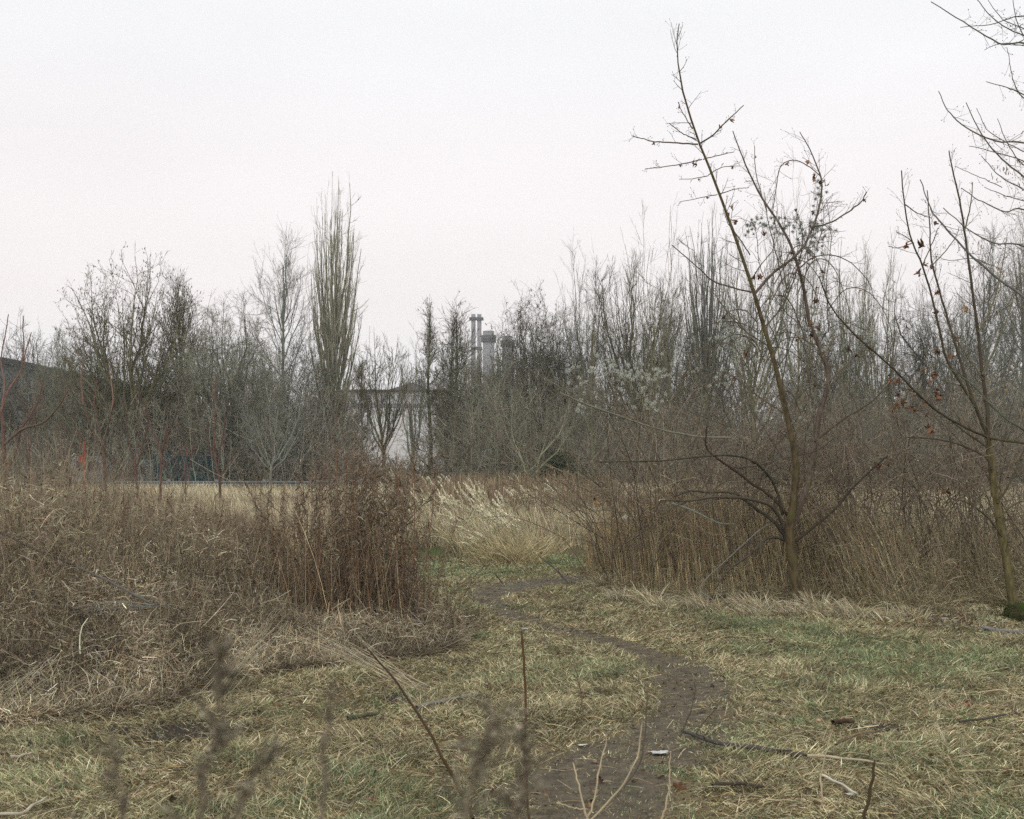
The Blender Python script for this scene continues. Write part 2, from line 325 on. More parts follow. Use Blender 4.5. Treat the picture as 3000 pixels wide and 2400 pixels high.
# long straws lying flat
g = Geo(); n = 17000; x, y = wedge(n, 4.2, 18, 1.7)
k_ = (path_d(x, y) > 0.9) | (rng.random(n) < 0.3); px = pxof(x, y)
k_ &= ~((px < 860) & (y > left_front(px) + .8)) & ~((px > 1260) & (y > right_front(px) + 1.0)); x, y = x[k_], y[k_]; n = len(x)
L = rng.uniform(0.05, 0.20, n); az = flow(x, y) + rng.normal(0, 1.2, n)
l0 = rng.uniform(1.1, 1.5, n); P = curve_strands(np.stack([x, y, gz(x, y) + rng.uniform(0, .03, n)], -1), az, l0, l0 + rng.uniform(0, .5, n), L, 5)
P[:, :, 2] = np.maximum(P[:, :, 2], gz(P[:, :, 0], P[:, :, 1]) + 0.008)
g.ribbons(P, np.full((n, 5), 0.0010) * (0.8 + y[:, None] / 14), pal([(0.46, 0.37, 0.22), (0.38, 0.27, 0.13), (0.54, 0.46, 0.32), (0.2, 0.13, 0.07)], n))
tag(g.build("fallen_straw", M_GRASS), "loose pale straw lying flat over the short grass", "straw", kind="stuff")

# ------------------------------------------------------------ generic plant growth
def grow(P, D, L, R, k, wig=0.1, up=0.0, taper=0.35):
    n = len(P); pts = np.empty((n, k, 3)); pts[:, 0] = P; D = nrm(D)
    for i in range(1, k):
        pts[:, i] = pts[:, i - 1] + D * (L / (k - 1))[:, None]
        D = D + rng.normal(0, wig, (n, 3)); D[:, 2] += up; D = nrm(D)
    return pts, R[:, None] * np.linspace(1, taper, k)[None]
def branch(pts, rad, m, t0, t1, ang, asd, lf, rr, minr=0.003, topless=0.6):
    n, k, _ = pts.shape; pi = np.repeat(np.arange(n), m); t = t0 + (t1 - t0) * ((np.tile(np.arange(m), n) + rng.random(n * m)) / m)
    f = t * (k - 1); i = np.minimum(f.astype(int), k - 2); u = (f - i)[:, None]
    P = pts[pi, i] * (1 - u) + pts[pi, i + 1] * u; T = nrm(pts[pi, i + 1] - pts[pi, i])
    r = rad[pi, i] * (1 - u[:, 0]) + rad[pi, i + 1] * u[:, 0]
    S = nrm(np.cross(T, rng.normal(size=T.shape))); a = np.clip(rng.normal(ang, asd, n * m), 0.05, 2.4)[:, None]
    D = T * np.cos(a) + S * np.sin(a)
    PL = np.linalg.norm(np.diff(pts, axis=1), axis=2).sum(1)[pi]
    L = PL * lf * rng.uniform(0.6, 1.15, n * m) * (1 - topless * t)
    return P, D, L, np.maximum(r * rr, minr)
KINDS = {
 'spread': dict(trunk=(0.42, 0.05, 0.65), lv=[(11, .35, 1., .6, .2, 1.75, .55, 7, .08, .05, 0.15), (9, .15, 1., .6, .2, .55, .5, 6, .10, .06, .5), (9, .1, 1., .65, .25, .5, .55, 5, .1, .05, .5), (6, .1, 1., .7, .3, .55, .6, 4, .1, .05, .4)]),
 'dense': dict(trunk=(0.35, 0.06, 0.6), lv=[(13, .15, 1., .75, .3, 1.8, .55, 7, .12, .05, 0.1), (10, .1, 1., .8, .3, .55, .5, 6, .16, .03, .4), (10, .1, 1., .8, .3, .5, .55, 5, .2, .02, .4), (7, .1, 1., .8, .4, .55, .6, 4, .2, .0, .4)]),
 'poplar': dict(trunk=(0.96, 0.02, 0.12), lv=[(64, .12, .95, .36, .1, .42, .42, 8, .035, .07, 0.45), (12, .15, 1., .4, .12, .38, .45, 6, .05, .09, .5), (6, .1, 1., .45, .15, .42, .6, 4, .06, .05, .4)]),
 'upright': dict(trunk=(0.5, 0.04, 0.6), lv=[(9, .4, 1., .45, .15, 1.2, .55, 8, .05, .06, 0.1), (7, .15, 1., .5, .15, .55, .5, 6, .06, .07, .4), (7, .1, 1., .5, .2, .45, .55, 5, .07, .04, .5), (4, .1, 1., .55, .2, .5, .6, 4, .07, .03, .4)]),
 'slender': dict(trunk=(0.95, 0.02, 0.15), lv=[(20, .3, .97, .7, .15, .34, .5, 7, .05, .06, 0.65), (8, .15, 1., .6, .2, .45, .5, 5, .07, .05, .5), (5, .1, 1., .6, .2, .5, .6, 4, .08, .03, .4)]),
 'gnarled': dict(trunk=(0.45, 0.09, 0.6), lv=[(8, .45, 1., .8, .25, 1.3, .6, 8, .22, .04, 0.1), (7, .2, 1., .8, .3, .5, .55, 7, .25, .03, .4), (8, .1, 1., .8, .3, .5, .5, 5, .25, .0, .4), (4, .1, 1., .8, .3, .5, .6, 4, .2, .0, .4)]),
 'bush': dict(trunk=None, lv=[(9, .1, 1., .5, .25, .5, .55, 6, .14, .0, .4), (7, .1, 1., .7, .3, .5, .6, 5, .16, .0, .4)]),
}
def make_tree(kind, H, halfw, Rt, minr=0.008, stems=1, dens=1.0):
    """returns [(pts, rad)] per level, standing on the origin, H metres high, about 2*halfw wide"""
    K = KINDS[kind]; out_ = []
    if K['trunk'] is None:
        az = rng.uniform(0, 2 * np.pi, stems); le = np.abs(rng.normal(0, .45, stems)); D = np.stack([np.cos(az) * np.sin(le), np.sin(az) * np.sin(le), np.cos(le)], -1)
        P = np.stack([np.cos(az), np.sin(az), az * 0], -1) * rng.uniform(0, .15, (stems, 1)) * H * .4
        pts, rad = grow(P, D, H * rng.uniform(.7, 1.05, stems), np.full(stems, Rt), 8, .08, .0, .3)
    else:
        hl, wg, tp = K['trunk']
        pts, rad = grow(np.zeros((1, 3)), np.array([[rng.normal(0, .03), rng.normal(0, .03), 1.]]), np.array([hl * H]), np.array([Rt]), 10, wg, .06, tp)
    out_.append((pts, rad)); mr_ = minr
    for q, (m, t0, t1, an, asd, lf, rr, k, wg, up, tl) in enumerate(K['lv']):
        m = max(2, int(round(m * (dens if q >= 1 else 1))))
        P, D, L, R = branch(pts, rad, m, t0, t1, an, asd, lf, rr, mr_, tl)
        pts, rad = grow(P, D, L, R, k, wg, up, .35); rad = np.maximum(rad, mr_ * .6); out_.append((pts, rad))
    A = np.concatenate([p.reshape(-1, 3) for p, r in out_]); zmax = np.percentile(A[:, 2], 99.9); c = np.percentile(A[:, 0], [2, 98])
    sz = H / zmax; sxy = halfw / max((c[1] - c[0]) / 2, 1e-3)
    res = []
    for p, r in out_:
        q = p.copy(); w = np.clip(q[:, :, 2:3] / (0.15 * H), 0, 1) if K['trunk'] else 1.0
        q[:, :, :2] *= (1 + (sxy - 1) * w); q[:, :, 2] *= sz; res.append((q, r))
    return res
PROF = {'round': ([0, .12, .3, .5, .72, .88, .96, 1], [.4, .8, 1, 1, .90, .68, .42, .2]), 'poplar': ([0, .2, .4, .6, .8, .93, 1], [.35, .75, .97, 1, .88, .60, .15]),
        'vase': ([0, .3, .6, .85, .95, 1], [.25, .6, .9, 1, .8, .45]), 'oval': ([0, .2, .5, .8, 1], [.45, .85, 1, .65, .05]), 'cone': ([0, .15, .5, 1], [.7, 1, .6, .05])}
EK = {  # profile, crown base, trunk top, fork from, fork to, limbs, seconds per limb, twigs, sub twigs, lowest u, twig length, twig angle, up, wiggle, spread
 'round': ('round', .10, .30, .12, .32, 30, 11, 6, 4, .06, .066, .58, .02, .016, 1.3), 'dense': ('round', .04, .36, .06, .36, 30, 13, 7, 4, .0, .075, .8, .0, .03, 1.3), 'poplar': ('poplar', .05, .34, .04, .36, 46, 8, 5, 3, .12, .040, .26, .08, .006, .45),
 'vase': ('vase', .25, .30, .20, .32, 11, 9, 6, 3, .45, .085, .42, .05, .012, .9), 'open': ('oval', .18, .86, .14, .66, 24, 8, 5, 3, .05, .075, .5, .05, .012, .8), 'shoots': ('vase', .15, .22, .15, .24, 9, 7, 4, 2, .6, .08, .33, .07, .010, .6), 'gnarl': ('round', .2, .40, .25, .42, 10, 10, 6, 4, .1, .08, .9, .0, .07, 1.2), 'slim': ('cone', .15, .96, .12, .80, 28, 6, 5, 3, .0, .07, .5, .04, .012, .8)}
def env_tree(kind, H, hw, Rt, minr, dens=1.0):
    """long limbs fanned from the fork to the edge of the crown's envelope, seconds and twigs filling between them"""
    pr, zb, tt, f0, f1, nl, ns, tm, sb, u0, tl, ta, tu, wg, spd = EK[kind]; nl = max(5, int(round(nl * dens ** .5))); ns = max(3, int(round(ns * dens ** .5)))
    k = 12; trunk = np.zeros((k, 3)); trunk[:, 2] = np.linspace(0, tt * H, k); trunk[1:, :2] += np.cumsum(rng.normal(0, .0035 * H * (3 if kind == 'gnarl' else 1), (k - 1, 2)), 0)
    def shell(az, u, q):
        er = np.interp(u, *PROF[pr]) * hw * q; zc = (zb * .7 + .12) * H; return np.stack([np.cos(az) * er, np.sin(az) * er, zc + (zb * H + u * (1 - zb) * H - zc) * q], -1)
    def curve(P0, T, K, sag, w):
        d = T - P0; ln = np.linalg.norm(d, axis=1)[:, None]; p1 = P0 + d * np.array([.5 + sag, .5 + sag, .5 - sag]); t = np.linspace(0, 1, K)[None, :, None]
        P = (1 - t) ** 2 * P0[:, None] + 2 * t * (1 - t) * p1[:, None] + t ** 2 * T[:, None]; nse = rng.normal(0, 1, P.shape); nse[:, 1:-1] = (nse[:, :-2] + nse[:, 1:-1] * 2 + nse[:, 2:]) / 3; P[:, 1:-1] += nse[:, 1:-1] * (w * ln)[:, None] * 1.4; return P
    az = rng.uniform(0, 2 * np.pi, 1) + np.arange(nl) * 2.4; u = u0 + (1 - u0) * ((np.arange(nl) + rng.random(nl)) / nl) ** (.75 if kind != 'slim' else 1); q = rng.uniform(.8, 1.05, nl) if kind != 'poplar' else rng.uniform(.72, 1.0, nl) ** .6
    T = shell(az, u, q); T += rng.normal(0, .018 * H, T.shape) * (np.array([.5, .5, 1]) if kind != 'poplar' else np.array([.08, .08, .5])); f = np.clip(f0 + (f1 - f0) * (u - u0) / (1 - u0) + rng.normal(0, .02, nl), f0, f1) / tt * (k - 1); fi = np.minimum(f.astype(int), k - 2); ff = (f - fi)[:, None]
    P0 = trunk[fi] * (1 - ff) + trunk[fi + 1] * ff; L1 = curve(P0, T, 10, .10, wg); R1 = np.clip(Rt * (.42 if tt < .5 else .26) * rng.uniform(.6, 1.1, nl), minr, None)[:, None] * np.linspace(1, .12, 10)[None] ** 1.0; R1 = np.maximum(R1, minr)
    n2 = nl * ns; pi = np.repeat(np.arange(nl), ns); t = .18 + .78 * ((np.tile(np.arange(ns), nl) + rng.random(n2)) / ns); f = t * 9; fi = np.minimum(f.astype(int), 8); ff = (f - fi)[:, None]; P0 = L1[pi, fi] * (1 - ff) + L1[pi, fi + 1] * ff
    T = shell(az[pi] + rng.normal(0, .55 * spd, n2), np.clip(u[pi] + rng.normal(-.02, .13, n2), .0, .99), np.clip(q[pi] + rng.normal(-.05, .14, n2), .35, 1.04)); d = T - P0; up = d[:, 2] < (.25 if kind not in ('dense', 'gnarl') else -.3) * np.hypot(d[:, 0], d[:, 1]); T[up, 2] = P0[up, 2] + (.5 if kind not in ('dense', 'gnarl') else .1) * np.hypot(d[up, 0], d[up, 1])
    T = P0 + (T - P0) * rng.uniform(.55, 1.0, (n2, 1)); L2 = curve(P0, T, 7, .08, wg * 1.3); rp = R1[pi, fi]; R2 = np.maximum(np.minimum(rp * .6, Rt * .14)[:, None] * np.linspace(1, .25, 7)[None], minr * .85)
    tr = Rt * np.linspace(1, .6 if tt < .6 else .12, k)[None]; out_ = [(trunk[None], np.maximum(tr, minr)), (L1, R1), (L2, R2)]
    A = np.concatenate([L2, curve(L1[:, 4], L1[:, -1], 7, 0, 0)]); B = np.concatenate([R2, np.full((nl, 7), minr)])
    A, D, L, R = branch(A, B, tm, .2, 1., ta, .2, 1, .6, minr * .75, 0); D[:, 2] += .22; q_, r = grow(A, D, tl * H * rng.uniform(.4, 1.15, len(L)), np.minimum(R, minr * .9), 5, .03 if kind not in ('gnarl', 'dense') else .11, tu, .6); out_.append((q_, r))
    A, D, L, R = branch(q_, r, sb, .15, .95, ta * 1.1, .25, .55, .8, minr * .6, .4); q_, r = grow(A, D, L, R, 4, .05 if kind not in ('gnarl', 'dense') else .14, tu * .7, .6); out_.append((q_, r))
    return out_
def plant_tree(name, label, cat, px, top, halfw, Y, kind, rt, bark, twig, group=None, minr=0.008, basepy=None, dens=1.0, leaf=None, stems=1, mat=None, smooth=True):
    halfw = halfw * {'round': 1.32, 'dense': 1.3, 'vase': 1.15, 'open': 1.12, 'poplar': 1.0}.get(kind, 1.0); X = (px - CX) / F * Y; H = EYE + (HY - top) / F * Y
    lv = env_tree(kind, H, halfw / F * Y, rt, minr, dens) if kind in EK else make_tree(kind, H, halfw / F * Y, rt, minr, stems, dens); o = empty(name, (X, Y, 0), label, cat, group); off = np.array([X, Y, -0.03])
    g = Geo(); g.tubes(lv[0][0] + off, lv[0][1] * np.where(np.arange(lv[0][0].shape[1]) == 0, 1.25, 1)[None], np.array(bark), 7)
    if kind in EK or KINDS[kind]['trunk'] is not None:
        p, r = lv[1]; g.tubes(p + off, r, pal([bark], len(p), jit=.1), 5); rest = lv[2:]
        g.build("trunk", mat or M_FAR, o)
    else:
        g.build("stems", mat or M_FAR, o); rest = lv[1:]
    g = Geo()
    for p, r in rest: g.tubes(p + off, r, pal([twig], len(p), jit=.22), 3)
    g.build("crown", mat or M_FAR, o)
    if leaf:
        cnt, size, colr, zmin = leaf; A = rest[-1][0][:, -1] + off; A = A[A[:, 2] > zmin * H]; A = A[rng.choice(len(A), min(cnt, len(A)), replace=False)]
        g = Geo(); n = len(A); g.ribbons(A[:, None] + rng.normal(0, size, (n, 3, 3)) * .5 + np.array([0, 0, -size])[None, None] * np.arange(3)[None, :, None], np.full((n, 3), size * .45) * np.array([.5, 1, .5]), pal([colr], n, jit=.3))
        g.build("seed_balls", M_FAR, o)
    return o
def copy_thing(o, loc, rz=0, sc=1.0, label=None, group=None):
    c = o.copy(); COL.objects.link(c); c.location = loc; c.rotation_euler = (0, 0, rz); c.scale = (sc, sc, sc)
    if label: c["label"] = label
    if group: c["group"] = group
    for ch in o.children:
        d_ = ch.copy(); COL.objects.link(d_); d_.parent = c
    return c

# ------------------------------------------------------------ buildings and far structures
def box_at(g, x0, x1, y0, y1, z0, z1, C): g.box(((x0 + x1) / 2, (y0 + y1) / 2, (z0 + z1) / 2), (abs(x1 - x0) / 2, abs(y1 - y0) / 2, abs(z1 - z0) / 2), C)
# hall on the left with a shallow curved roof
Y0 = 95.0; hx = lambda px: (px - CX) / F * Y0; hz = lambda py: EYE + (HY - py) / F * Y0
hall = empty("hall_building", (hx(-60), Y0, 0), "long dark grey hall with shallow curved roof at the left edge", "building")
def roofz(px): return hz(760 + 75 * (abs(px + 60) / 300.0) ** 1.7)
pxs = np.linspace(-310, 215, 22); g = Geo()
for a, b in zip(pxs[:-1], pxs[1:]):
    g.add(np.array([[hx(a), Y0, -.2], [hx(b), Y0, -.2], [hx(b), Y0, roofz(b)], [hx(a), Y0, roofz(a)], [hx(a), Y0 + 30, -.2], [hx(b), Y0 + 30, -.2], [hx(b), Y0 + 30, roofz(b)], [hx(a), Y0 + 30, roofz(a)]]),
          np.array([[0, 1, 2, 3], [5, 4, 7, 6]]), np.array([.22, .235, .24]))
for e in (-310, 215):
    g.add(np.array([[hx(e), Y0, -.2], [hx(e), Y0 + 30, -.2], [hx(e), Y0 + 30, roofz(e)], [hx(e), Y0, roofz(e)]]), np.array([[0, 1, 2, 3]]), np.array([.22, .235, .24]))
g.build("wall", M_WALL, hall, False)
g = Geo()
for a, b in zip(pxs[:-1], pxs[1:]):
    za, zb = roofz(a), roofz(b); V = []
    for yy in (Y0 - .8, Y0 + 30.8):
        V += [[hx(a), yy, za + .02], [hx(b), yy, zb + .02], [hx(b), yy, zb + .5], [hx(a), yy, za + .5]]
    g.add(np.array(V), np.array([[0, 1, 2, 3], [3, 2, 6, 7], [0, 4, 5, 1], [5, 4, 7, 6]]), np.array([.07, .075, .085]))
g.build("roof", M_WALL, hall, False)
for row, (z0, z1) in enumerate(((0.8, 2.6), (3.6, 5.2))):
    for k in range(9):
        a = -280 + k * 53; g = Geo(); box_at(g, hx(a), hx(a + 34), Y0 - .06, Y0 + .05, z0, z1, (.62, .68, .73)); w = g.build("window", M_PAINT, hall, False)
        g = Geo(); box_at(g, hx(a) - .08, hx(a + 34) + .08, Y0 - .1, Y0 - .02, z1 + .003, z1 + .12, (.05, .05, .055)); g.build("lintel", M_PAINT, w, False)
        c_ = w.children[0]; c_.data.transform(__import__("mathutils").Matrix.Translation(hall.location))
        c_.parent = w; c_.data.transform(__import__("mathutils").Matrix.Translation(-hall.location))
# pale house in the gap
Y0 = 110.0
house = empty("pale_house", (hx(845), Y0, 0), "pale rendered building with dark eaves and small pyramid roof seen through the gap", "building")
g = Geo(); box_at(g, hx(715), hx(935), Y0, Y0 + 12, -.2, hz(824), (.80, .79, .80)); g.build("wall", M_WALL, house, False)
g = Geo(); box_at(g, hx(708), hx(942), Y0 - .5, Y0 + 12.5, hz(824) + .003, hz(821), (.13, .13, .135))
g.add(np.array([[hx(812), Y0 + 1, hz(820.5)], [hx(905), Y0 + 1, hz(820.5)], [hx(905), Y0 + 9, hz(820.5)], [hx(812), Y0 + 9, hz(820.5)], [hx(856), Y0 + 5, hz(798)], [hx(860), Y0 + 5, hz(798)]]),
      np.array([[0, 1, 5, 4], [2, 3, 4, 5], [3, 0, 4, 4], [1, 2, 5, 5], [0, 3, 2, 1]]), np.array([.09, .09, .095])); g.build("roof", M_WALL, house, False)
g = Geo(); box_at(g, hx(716), hx(934), Y0 - .06, Y0 + .03, hz(858), hz(850), (.36, .36, .40)); g.build("string_course", M_WALL, house, False)
for k, a in enumerate((742, 775, 808, 841, 874, 907)):
    g = Geo(); box_at(g, hx(a - 5), hx(a + 5), Y0 - .05, Y0 + .04, hz(846), hz(832), (.33, .35, .40)); g.build("window", M_PAINT, house, False)
# power station chimneys
Y0 = 400.0
def lathe(cx, prof, C, yoff=0.0, sides=18):
    P = np.array([[[cx, Y0 + yoff, z] for z, r in prof]], float); Rd = np.array([[r for z, r in prof]], float); g = Geo(); g.tubes(P, Rd, np.array(C), sides); return g
def chimney(px, top, r, label, twin=False, yoff=0):
    X = hx(px); z = hz(top); o = empty("chimney", (X, Y0 + yoff, 0), label, "chimney", "power station chimneys")
    if not twin:
        lathe(X, [(0, r * 1.1), (z - 3.2, r), (z - 3.2, r * .98), (z, r * .98)], (.30, .30, .315), yoff).build("stack", M_WALL, o)
        lathe(X, [(z - 4.1, r * 1.02), (z - 3.9, r * 1.28), (z - 1.6, r * 1.28), (z - 1.4, r * 1.02)], (.10, .10, .11), yoff).build("gallery", M_WALL, o)
        lathe(X, [(z + .01, r * .98), (z + .02, r * .05)], (.03, .03, .03), yoff).build("mouth", M_WALL, o)
    else:
        for s in (-1, 1):
            lathe(X + s * r * 1.4, [(0, r * 1.1), (z, r), (z + .01, r * .05)], (.27, .27, .285), yoff).build("stack", M_WALL, o)
        for dz, q in ((1.6, 3.3), (12, 2.6)):
            g = Geo(); g.box((X, Y0 + yoff, z - dz), (r * q, r * 1.6, .45), (.09, .09, .1)); g.build("gallery", M_WALL, o, False)
    return o
chimney(1003, 662, .75, "pair of slender chimneys joined by a platform, leftmost and tallest above the trees", True)
chimney(1027, 688, 2.1, "broad grey chimney with a dark collar, just right of the slender pair", yoff=14)
chimney(1068, 690, 2.1, "broad grey chimney with a dark collar, rightmost above the trees", yoff=28)

# crash barrier, blue fence, van, post
Y0 = 48.0
rail = empty("guardrail", (hx(700), Y0, 0), "long low galvanised crash barrier along the far edge of the straw field", "guardrail")
xa, xb = hx(240), hx(1270); zs = [.62, .65, .69, .73, .76, .80, .83]; ys = [0, -.07, -.07, 0, -.07, -.07, 0]
g = Geo(); m = 60; X = np.linspace(xa, xb, m)
V = np.stack([np.stack([X, Y0 + yy + X * 0, zz + .015 * (noise(X, X * 0, 6, 3) - .5)], -1) for yy, zz in zip(ys, zs)], 0); ii = np.arange(V.shape[0] * m).reshape(V.shape[0], m)
g.add(V, np.stack([ii[:-1, :-1], ii[:-1, 1:], ii[1:, 1:], ii[1:, :-1]], -1), np.array([.13, .15, .155])); g.build("beam", M_PAINT, rail)
for X in np.linspace(xa + .3, xb - .3, 11):
    g = Geo(); g.box((X, Y0 + .1, .4), (.06, .06, .5), (.25, .27, .29)); g.build("post", M_PAINT, rail, False)
Y0 = 52.5
fence = empty("metal_fence", (hx(390), Y0, 0), "dark teal bar fence low behind the trees left of the poplar", "fence")
for px in np.linspace(325, 460, 5):
    g = Geo(); g.box((hx(px), Y0, 1.0), (.05, .05, 1.1), (.02, .07, .09)); g.build("post", M_PAINT, fence, False)
for a, b in zip(np.linspace(325, 460, 5)[:-1], np.linspace(325, 460, 5)[1:]):
    g = Geo(); n = 9
    for X in np.linspace(hx(a) + .1, hx(b) - .1, n): g.box((X, Y0, 1.0), (.018, .018, .92), (.02, .08, .10))
    g.box(((hx(a) + hx(b)) / 2, Y0 + .04, 1.85), (abs(hx(b) - hx(a)) / 2 - .06, .02, .025), (.02, .08, .10)); g.box(((hx(a) + hx(b)) / 2, Y0 + .04, .25), (abs(hx(b) - hx(a)) / 2 - .06, .02, .025), (.02, .08, .10))
    g.build("panel", M_PAINT, fence, False)
# pale van behind the orange post
Y0 = 57.0
def van(px, wid, label, C, H=1.95):
    X = hx(px); o = empty("parked_van", (X, Y0, 0), label, "van"); w = wid
    prof = [(-w, .35), (-w, .95), (-w * .86, 1.12), (-w * .62, H - .12), (-w * .5, H), (w * .9, H), (w, H - .2), (w, .35)]
    ch = [(-w, .35), (w, .35)]
    g = Geo(); ys_ = (Y0 - .9, Y0 + .9); n = len(prof)
    V = np.array([[X + a, yy, z] for yy in ys_ for a, z in prof]); Q = [[i, i + 1, n + i + 1, n + i] for i in range(n - 1)] + [[0, n, 2 * n - 1, n - 1]]
    for o_ in (0, n): Q += [[o_ + 0, o_ + 7, o_ + 6, o_ + 1], [o_ + 1, o_ + 6, o_ + 5, o_ + 2], [o_ + 2, o_ + 5, o_ + 4, o_ + 3]]
    g.add(V, np.array(Q), np.array(C)); g.build("body", M_PAINT, o, False)
    for a, b in ((-.45, -.05), (.02, .45)):
        g = Geo(); g.box((X + (a + b) / 2 * w, Y0 - .905, H - .5), ((b - a) / 2 * w, .012, .24), (.04, .05, .06)); g.build("window", M_PAINT, o, False)
    for s in (-.6, .62):
        g = Geo(); g.tubes(np.array([[[X + s * w, Y0 - .95, .34], [X + s * w, Y0 - .72, .34]]]), np.array([[.33, .33]]), np.array([.02, .02, .02]), 16)
        g.tubes(np.array([[[X + s * w, Y0 - .96, .34], [X + s * w, Y0 - .955, .34]]]), np.array([[.2, .02]]), np.array([.3, .3, .3]), 16); g.build("wheel", M_PAINT, o)
van(198, 1.15, "pale cream van parked behind the orange post", (.50, .50, .46))
van(304, .8, "pale blue van low behind the left trees beside the teal fence", (.34, .42, .48), 1.75)
Y0 = 40.0
post = empty("orange_post", (hx(178), Y0, 0), "orange red marker post with a small side box beyond the straw field", "post")
g = Geo(); g.box((hx(178), Y0, 1.15), (.036, .036, 1.2), (.30, .07, .035)); g.build("pole", M_PAINT, post, False)
g = Geo(); g.box((hx(171), Y0, hz(967)), (.075, .06, .12), (.30, .07, .035)); g.build("box", M_PAINT, post, False)
# ------------------------------------------------------------ far trees
OL = (.19, .185, .11); GB = (.20, .20, .17); GT = (.25, .245, .215); DK = (.13, .12, .10); YB = (.22, .20, .10)
DT = (.255, .245, .20)
T = plant_tree
T("plane_tree", "broad rounded plane tree with seed balls on its upper twigs, largest tree on the left", "tree", 268, 528, 128, 56, 'round', .24, (.22, .20, .12), (.15, .135, .09), leaf=(1100, .045, (.12, .09, .055), .62), minr=.0085)
T("plane_tree", "narrower seed-hung tree joined to the right side of the large plane", "tree", 380, 560, 54, 59, 'open', .17, (.21, .21, .16), (.15, .14, .09), leaf=(600, .045, (.12, .09, .055), .6), minr=.0085, dens=1.2)
T("bushy_tree", "dense dark grey twiggy tree between the plane and the tall open tree", "tree", 482, 610, 98, 54, 'dense', .18, (.11, .105, .09), DT, minr=.0085, dens=1.1)
T("bushy_tree", "low dense tangled tree under the left flank of the plane", "tree", 190, 670, 76, 58, 'dense', .15, DK, DT, minr=.0085, dens=.9)
T("bushy_tree", "low dense tangled tree under the right flank of the plane", "tree", 330, 690, 76, 60, 'dense', .15, DK, DT, minr=.0085, dens=.9)
T("open_tree", "tall open grey ash tree standing left of the poplar", "tree", 600, 478, 74, 64, 'open', .17, (.24, .25, .22), (.21, .21, .185), minr=.0075, dens=.9)
T("bushy_tree", "grey twiggy tree filling the space between the ash and the poplar", "tree", 640, 690, 66, 66, 'dense', .13, DK, (.18, .175, .15), minr=.0085, dens=.8)
T("lombardy_poplar", "tall narrow columnar poplar with upswept branches, tallest tree left of centre", "tree", 706, 352, 60, 72, 'poplar', .27, (.22, .20, .15), (.42, .40, .32), minr=.0072)
T("open_tree", "small forked tree standing in front of the pale house", "tree", 812, 712, 56, 58, 'vase', .15, (.15, .145, .085), (.16, .15, .10), minr=.0095)
T("slender_tree", "slim tree at the right edge of the pale house", "tree", 905, 640, 46, 60, 'slim', .14, (.17, .165, .085), (.16, .15, .10), leaf=(250, .045, (.09, .07, .045), .5), minr=.009)
T("bushy_tree", "twiggy tree just left of the chimneys", "tree", 962, 618, 46, 58, 'open', .14, OL, (.145, .135, .10), leaf=(250, .045, (.09, .07, .045), .5), minr=.009)
T("bushy_tree", "twiggy dark tree right of the chimneys with a few leaves at its top", "tree", 1110, 590, 72, 57, 'dense', .16, OL, (.14, .13, .105), leaf=(350, .05, (.07, .055, .035), .6), minr=.0085, dens=.9)
T("bushy_tree", "lower dense tree covering the feet of the chimneys", "tree", 1025, 745, 80, 60, 'dense', .14, DK, DT, minr=.009, dens=.9)
T("bushy_tree", "low round grey tree between the chimneys and the slim forked tree", "tree", 1190, 640, 62, 60, 'dense', .14, DK, (.165, .16, .14), minr=.0085, dens=.9)
T("open_tree", "slim tall tree with a high fork right of the chimneys", "tree", 1233, 480, 48, 56, 'vase', .13, (.19, .19, .14), (.19, .19, .15), minr=.0065, dens=.5)
T("open_tree", "wide bare crown with several dark stems behind the clematis", "tree", 1345, 540, 94, 56, 'vase', .21, (.14, .13, .085), (.14, .13, .09), minr=.0095, dens=1.5)
T("open_tree", "thin pale shoots rising tall left of the leaning tree", "tree", 1380, 428, 64, 50, 'shoots', .10, (.22, .21, .12), (.20, .19, .14), minr=.006)
T("slender_poplar", "grey upswept young poplar behind the leaning trunk", "tree", 1490, 400, 64, 62, 'poplar', .22, (.20, .20, .18), (.22, .22, .20), minr=.007, dens=.8)
T("open_tree", "olive barked tree with steep stems just right of the leaning trunk", "tree", 1600, 450, 85, 54, 'vase', .15, YB, (.18, .18, .14), minr=.0075, dens=.9)
T("open_tree", "tall shoots behind the arching vine", "tree", 1680, 325, 70, 50, 'shoots', .10, YB, (.20, .195, .15), minr=.0055)
T("open_tree", "pale upright tree left of centre in the right-hand gap", "tree", 1790, 500, 52, 58, 'shoots', .14, (.24, .23, .14), (.23, .22, .16), minr=.008, dens=1.2)
T("open_tree", "pale vase shaped tree rising in the right-hand gap", "tree", 1852, 488, 50, 56, 'shoots', .13, (.23, .22, .14), (.22, .21, .15), minr=.008, dens=1.2)
T("gnarled_tree", "dark crooked tree standing low in the right-hand gap", "tree", 1918, 604, 68, 56, 'gnarl', .19, (.09, .085, .075), (.11, .105, .095), minr=.010)
T("open_tree", "grey tree behind the right-hand sapling", "tree", 2010, 560, 72, 60, 'round', .17, GB, GT, minr=.008, dens=.6)
T("slender_tree", "slim grey tree with level twigs near the right edge", "tree", 2085, 490, 66, 50, 'open', .12, GB, (.17, .17, .15), minr=.0075)
T("open_tree", "tall grey tree at the right edge of the view", "tree", 2150, 450, 84, 58, 'open', .19, GB, GT, minr=.008, dens=1.3)
T("bushy_tree", "low grey twiggy tree between the leaning trunk and the right-hand gap", "tree", 1720, 660, 100, 64, 'dense', .14, DK, (.18, .175, .155), minr=.0085, dens=.9)
T("bushy_tree", "low grey twiggy tree behind the clematis and the wide crown", "tree", 1450, 670, 100, 64, 'dense', .14, DK, (.18, .175, .155), minr=.0085, dens=.9)
T("slender_tree", "slim tree rising behind the house just right of the poplar", "tree", 760, 745, 34, 60, 'slim', .10, GB, (.17, .16, .12), minr=.009)
